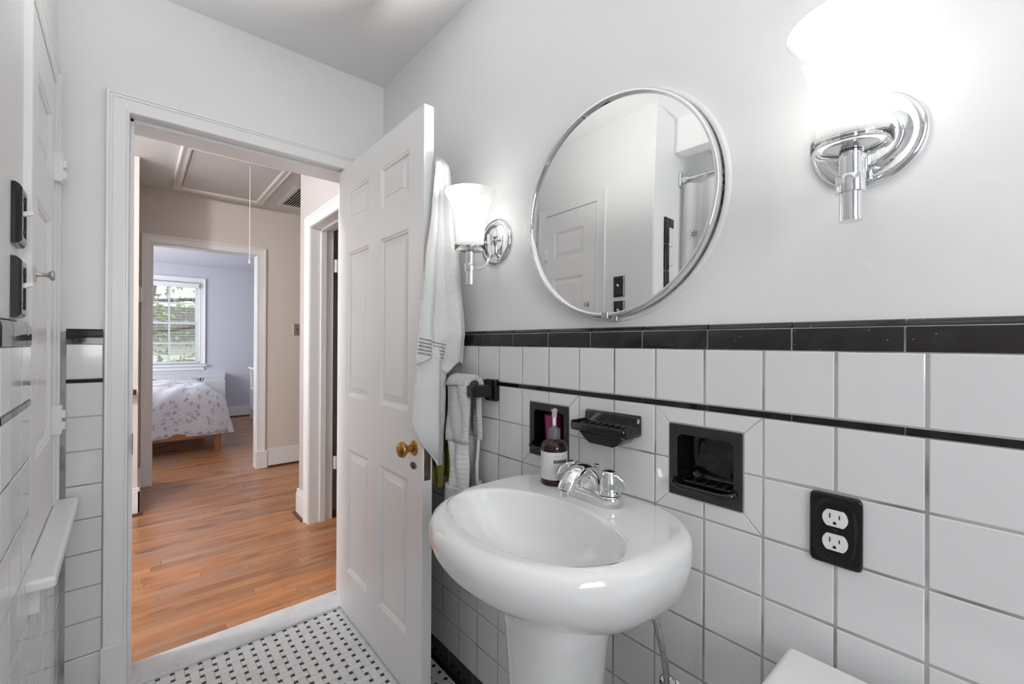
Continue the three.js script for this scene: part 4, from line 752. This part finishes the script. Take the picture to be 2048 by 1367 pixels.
{
  const n = struct('window_1', 'white double-hung bedroom window with divided panes', 'window', [0, 0, -6.15]);
  const X0 = -1.15, X1 = -0.118, g = new THREE.Group(); g.name = 'casing_frame'; n.add(g); casing(g, X0, X1, 0.85, 2.07, 1.06);
  part('stool', rbx(X0 - 0.09, X1 + 0.09, 0.812, 0.838, -0.02, 0.055, 0.006), M.trim, n); part('apron', rbx(X0 - 0.06, X1 + 0.06, 0.757, 0.812, 0, 0.018, 0.004), M.trim, n);
  part('jamb', bx(X0, X0 + 0.015, 0.85, 2.07, -0.12, 0), M.trim, n); part('jamb', bx(X1 - 0.015, X1, 0.85, 2.07, -0.12, 0), M.trim, n);
  const sash = (y0, y1, z, top) => {
    const s = 0.034, cols = 3, w = (X1 - X0 - 0.03 - 2 * s) / cols, a = X0 + 0.015 + s, mid = (y0 + y1) / 2;
    const fr = part(top ? 'upper_sash' : 'lower_sash', merge([bx(X0 + 0.015, a, y0, y1, z - 0.018, z + 0.018), bx(X1 - 0.015 - s, X1 - 0.015, y0, y1, z - 0.018, z + 0.018), bx(a, X1 - 0.015 - s, y0, y0 + s, z - 0.018, z + 0.018), bx(a, X1 - 0.015 - s, y1 - s, y1, z - 0.018, z + 0.018)]), M.sash, n);
    part('muntin', bx(a, X1 - 0.015 - s, mid - 0.011, mid + 0.011, z - 0.012, z + 0.012), M.sash, fr);
    for (let k = 1; k < cols; k++) part('muntin', bx(a + k * w - 0.011, a + k * w + 0.011, y0 + s, y1 - s, z - 0.0115, z + 0.0115), M.sash, fr);
    for (let k = 0; k < cols; k++) for (const [p, q] of [[y0 + s, mid - 0.011], [mid + 0.011, y1 - s]]) part('pane', bx(a + k * w + (k ? 0.011 : 0), a + (k + 1) * w - (k < cols - 1 ? 0.011 : 0), p, q, z - 0.002, z + 0.002), M.pane, fr);
  };
  sash(1.445, 2.07, -0.085, true); sash(0.85, 1.475, -0.045, false);
  part('sash_lock', merge([bx(-0.60, -0.50, 1.476, 1.482, -0.05, -0.03), cyl(0.014, 0.014, 0.014, 14).translate(-0.55, 1.488, -0.04)]), M.blackMatte, n);
  const b = thing('window_blind', 'white horizontal slat blind on the bedroom window', 'blind', [0, 0, -6.15]);
  part('head_rail', rbx(X0 + 0.01, X1 - 0.008, 1.985, 2.055, 0.004, 0.045, 0.004), M.trim, b);
  for (let k = 0; k < 26; k++) part('slat', bx(X0 + 0.02, X1 - 0.02, -0.0008, 0.0008, -0.011, 0.011).rotateX(0.12), M.blind, b, [0, 0, 0].map((_, i) => [0, 1.955 - k * 0.0425, 0.018][i]));
  part('bottom_rail', rbx(X0 + 0.02, X1 - 0.02, 0.862, 0.880, 0.006, 0.030, 0.003), M.blind, b);
  for (const x of [-0.98, -0.63, -0.285]) part('ladder_cord', cyl(0.0012, 0.0012, 1.11, 6), M.blind, b, [x, 1.43, 0.030]);
}
function duvetTexture() {
  const c = document.createElement('canvas'); c.width = c.height = 1024; const x = c.getContext('2d'); x.fillStyle = '#dfdde1'; x.fillRect(0, 0, 1024, 1024); seed = 4242;
  for (let k = 0; k < 230; k++) {
    const px = rnd() * 1024, py = rnd() * 1024, s = 14 + rnd() * 16, a0 = rnd() * 6.28, v = 165 + Math.floor(rnd() * 35); x.fillStyle = x.strokeStyle = `rgb(${v},${v},${v + 4})`;
    for (const ox of [-1024, 0, 1024]) for (const oy of [-1024, 0, 1024]) {
      if (px + ox < -80 || px + ox > 1104 || py + oy < -80 || py + oy > 1104) continue; x.save(); x.translate(px + ox, py + oy); x.rotate(a0); x.lineWidth = 2.5; x.beginPath(); x.moveTo(0, 0); x.quadraticCurveTo(s * 0.4, s, s * 0.1, s * 2); x.stroke();
      for (let p = -2; p <= 2; p++) { x.save(); x.rotate(p * 0.55); x.beginPath(); x.ellipse(0, -s * 0.55, s * 0.17, s * 0.45, 0, 0, 6.3); x.fill(); x.restore(); } x.restore();
    }
  }
  const t = new THREE.CanvasTexture(c); t.colorSpace = THREE.SRGBColorSpace; t.wrapS = t.wrapT = THREE.RepeatWrapping; return t;
}
{
  const b = thing('bed', 'low wooden bed under a grey leaf-print duvet in the far bedroom', 'bed', [-0.95, 0, -4.7]);
  part('side_rail', rbx(-0.75, 0.80, 0.145, 0.215, 0.86, 0.90, 0.006), M.bedWood, b); part('side_rail', rbx(-0.75, 0.80, 0.145, 0.215, -0.95, -0.91, 0.006), M.bedWood, b);
  part('end_rail', rbx(0.77, 0.81, 0.145, 0.215, -0.95, 0.90, 0.006), M.bedWood, b);
  for (const [x, z] of [[0.785, 0.875], [0.785, -0.93], [-0.73, 0.875], [-0.73, -0.93]]) part('leg', cyl(0.036, 0.030, 0.20, 20), M.bedWood, b, [x, 0.1, z]);
  part('mattress', rbx(-0.75, 0.80, 0.216, 0.50, -0.93, 0.88, 0.05, 4), M.plasticWhite, b);
  const D = mat({ map: rep(duvetTexture(), 1, 1), roughness: 0.95 });
  // duvet: rounded block draped over the front and the right-hand side
  const g = sheet((u, v) => {
    // u across x (left to right, then down the right side), v along z (back to front, then down)
    const fx = u * 2.06 - 0.80, fz = v * 2.30 - 0.95, ex = 0.80, ez = 0.84, drop = (t, r = 0.16) => t <= 0 ? [0, 0] : t < r * 1.57 ? [r * Math.sin(t / r), r * (1 - Math.cos(t / r))] : [r, r + (t - r * 1.57)];
    const [ox, dy1] = drop(fx - ex + 0.10), [oz, dy2] = drop(fz - ez + 0.10), wr = 0.012 * Math.sin(fx * 9 + fz * 4) + 0.010 * Math.sin(fz * 13 - fx * 5) + 0.006 * Math.sin(fx * 27 + fz * 19), k = Math.max(dy1, dy2) + 0.32 * Math.min(dy1, dy2);
    const fl = 0.03 * Math.sin(fx * 11) * Math.min(1, dy2 * 3), fl2 = 0.025 * Math.sin(fz * 12) * Math.min(1, dy1 * 3);
    return V(Math.min(fx, ex - 0.10) + ox + fl2 + 0.1 * dy1, Math.max(0.19, 0.655 + wr - k), Math.min(fz, ez - 0.10) + oz + fl + 0.04 * dy2);
  }, 110, 110, 0.02, 1.9, 2.1);
  part('duvet', g, D, b);
}
{
  const r = thing('radiator_cover', 'white radiator cover with dark grille below the bedroom window', 'radiator cover', [-0.55, 0, -6.06]);
  const rc = mat({ color: lin(0.74, 0.74, 0.78), roughness: 0.5 });
  part('front_panel', rbx(-0.75, 0.745, 0.02, 0.60, 0.065, 0.085, 0.004), rc, r); part('top_band', rbx(-0.75, 0.745, 0.645, 0.685, 0.065, 0.085, 0.003), rc, r); part('top', rbx(-0.75, 0.745, 0.683, 0.70, -0.085, 0.085, 0.004), rc, r);
  for (const x of [-0.75, 0.727]) part('end_panel', bx(x, x + 0.018, 0.02, 0.683, -0.085, 0.066), rc, r);
  part('grille_margin', bx(-0.73, -0.505, 0.599, 0.646, 0.068, 0.082), rc, r); part('grille_margin', bx(0.470, 0.73, 0.599, 0.646, 0.068, 0.082), rc, r);
  for (let k = 0; k < 26; k++) part('grille_bar', bx(-0.007, 0.007, 0.599, 0.646, 0.068, 0.082), rc, r, [-0.499 + k * 0.038, 0, 0]);
  part('radiator', merge(Array.from({ length: 18 }, (_, k) => rbx(-0.66 + k * 0.075, -0.62 + k * 0.075, 0.08, 0.56, -0.07, 0.05, 0.012))), mat({ color: lin(0.16, 0.15, 0.14), roughness: 0.5, metalness: 0.4 }), r);
  const n = thing('nightstand', 'narrow white stand with open shelves behind the bedroom doorway', 'nightstand', [0.72, 0, -5.6]);
  part('top', rbx(-0.26, 0.25, 0.775, 0.80, -0.2, 0.2, 0.005), M.trim, n);
  for (const x of [-0.23, 0.19]) for (const z of [-0.17, 0.14]) part('leg', rbx(x, x + 0.035, 0.001, 0.775, z, z + 0.035, 0.004), M.trim, n);
  for (const y of [0.16, 0.46]) part('shelf', rbx(-0.23, 0.225, y, y + 0.022, -0.18, 0.18, 0.004), M.trim, n);
  part('apron', rbx(-0.225, 0.22, 0.66, 0.775, 0.150, 0.170, 0.003), M.trim, n);
}

// ================================================================ OUTDOORS BEYOND THE BEDROOM WINDOW
{
  const gr = struct('ground', 'lawn outside the bedroom window', 'ground'); part('lawn', bx(-40, 40, -3.2, -3.0, -60, -6.5), mat({ color: lin(0.10, 0.16, 0.06), roughness: 1 }), gr);
  const bark = mat({ color: lin(0.17, 0.14, 0.11), roughness: 1, bumpMap: texTerry, bumpScale: 0.02 });
  const leafM = [lin(0.18, 0.26, 0.12), lin(0.28, 0.36, 0.17), lin(0.42, 0.44, 0.20)].map((c) => phys({ color: c, roughness: 0.8, transmission: 0.35, thickness: 0 }));
  const leaf = new THREE.BufferGeometry(); leaf.setAttribute('position', new THREE.Float32BufferAttribute([-0.06, 0, 0, 0, -0.035, 0.01, 0.07, 0, 0, 0, 0.035, 0.01], 3)); leaf.setIndex([0, 1, 2, 0, 2, 3]); leaf.computeVertexNormals();
  const tree = (name, label, x, z, h, r, lean, n, m) => {
    const t = thing(name, label, 'tree', [x, -3, z], 0, 'trees outside the bedroom window'); seed = Math.round(1000 + x * 77 + 5000);
    part('trunk', tube([[0, 0, 0], [lean * 0.2, h * 0.3, 0], [lean * 0.5, h * 0.6, 0.1], [lean, h, 0.2]], r, 24, 10), bark, t);
    const bl = []; for (let k = 0; k < 14; k++) { const y = h * (0.35 + 0.6 * rnd()), a = rnd() * 6.28, L = 1.2 + rnd() * 2.2, x0 = lean * (y / h) * 0.8; bl.push(tube([[x0, y, 0], [x0 + Math.cos(a) * L * 0.5, y + 0.3 * rnd(), Math.sin(a) * L * 0.5], [x0 + Math.cos(a) * L, y + 0.7 * rnd() - 0.2, Math.sin(a) * L]], r * 0.16, 12, 6)); } part('branches', merge(bl), bark, t);
    const im = new THREE.InstancedMesh(leaf, m, n), o = new THREE.Object3D(); im.name = 'foliage'; im.userData.kind = 'stuff'; im.castShadow = im.receiveShadow = true;
    for (let k = 0; k < n; k++) { const a = rnd() * 6.28, q = Math.sqrt(rnd()) * 2.8, cy = h * (0.5 + 0.55 * rnd()); o.position.set(lean * 0.7 + Math.cos(a) * q, cy, Math.sin(a) * q); o.rotation.set(rnd() * 6, rnd() * 6, rnd() * 6); o.scale.setScalar(0.7 + rnd() * 0.9); o.updateMatrix(); im.setMatrixAt(k, o.matrix); } t.add(im);
  };
  tree('broadleaf_tree', 'large leaning tree trunk with green leaves outside the bedroom window', -1.35, -11.5, 6.5, 0.26, 0.8, 2600, leafM[1]);
  tree('broadleaf_tree', 'yellow-green leafy tree farther behind the leaning trunk', 4.6, -15.0, 7, 0.18, -0.5, 3000, leafM[2]);
  tree('broadleaf_tree', 'dark green tree at the left outside the bedroom window', -6.2, -17.5, 7, 0.2, 0.3, 3000, leafM[0]);
  const h = thing('neighbour_house', 'pale neighbouring house seen through the bedroom blind', 'house', [1, -3, -24]); const hm = mat({ color: lin(0.72, 0.68, 0.62), roughness: 0.9 });
  part('wall', bx(-7, 6, 0, 4.2, -3, 3), hm, h); part('roof', prism([[-7.4, 4.2], [6.4, 4.2], [6.0, 5.6], [-7.0, 5.6]], 6.6).translate(0, 0, -3.3), mat({ color: lin(0.2, 0.18, 0.17), roughness: 0.9 }), h);
  for (const x of [-4.5, -1.5, 1.5, 4]) part('window', bx(x - 0.5, x + 0.5, 1.3, 3.0, 2.98, 3.03), mat({ color: lin(0.05, 0.06, 0.08), roughness: 0.1 }), h);
}
renderer.render(scene, camera);
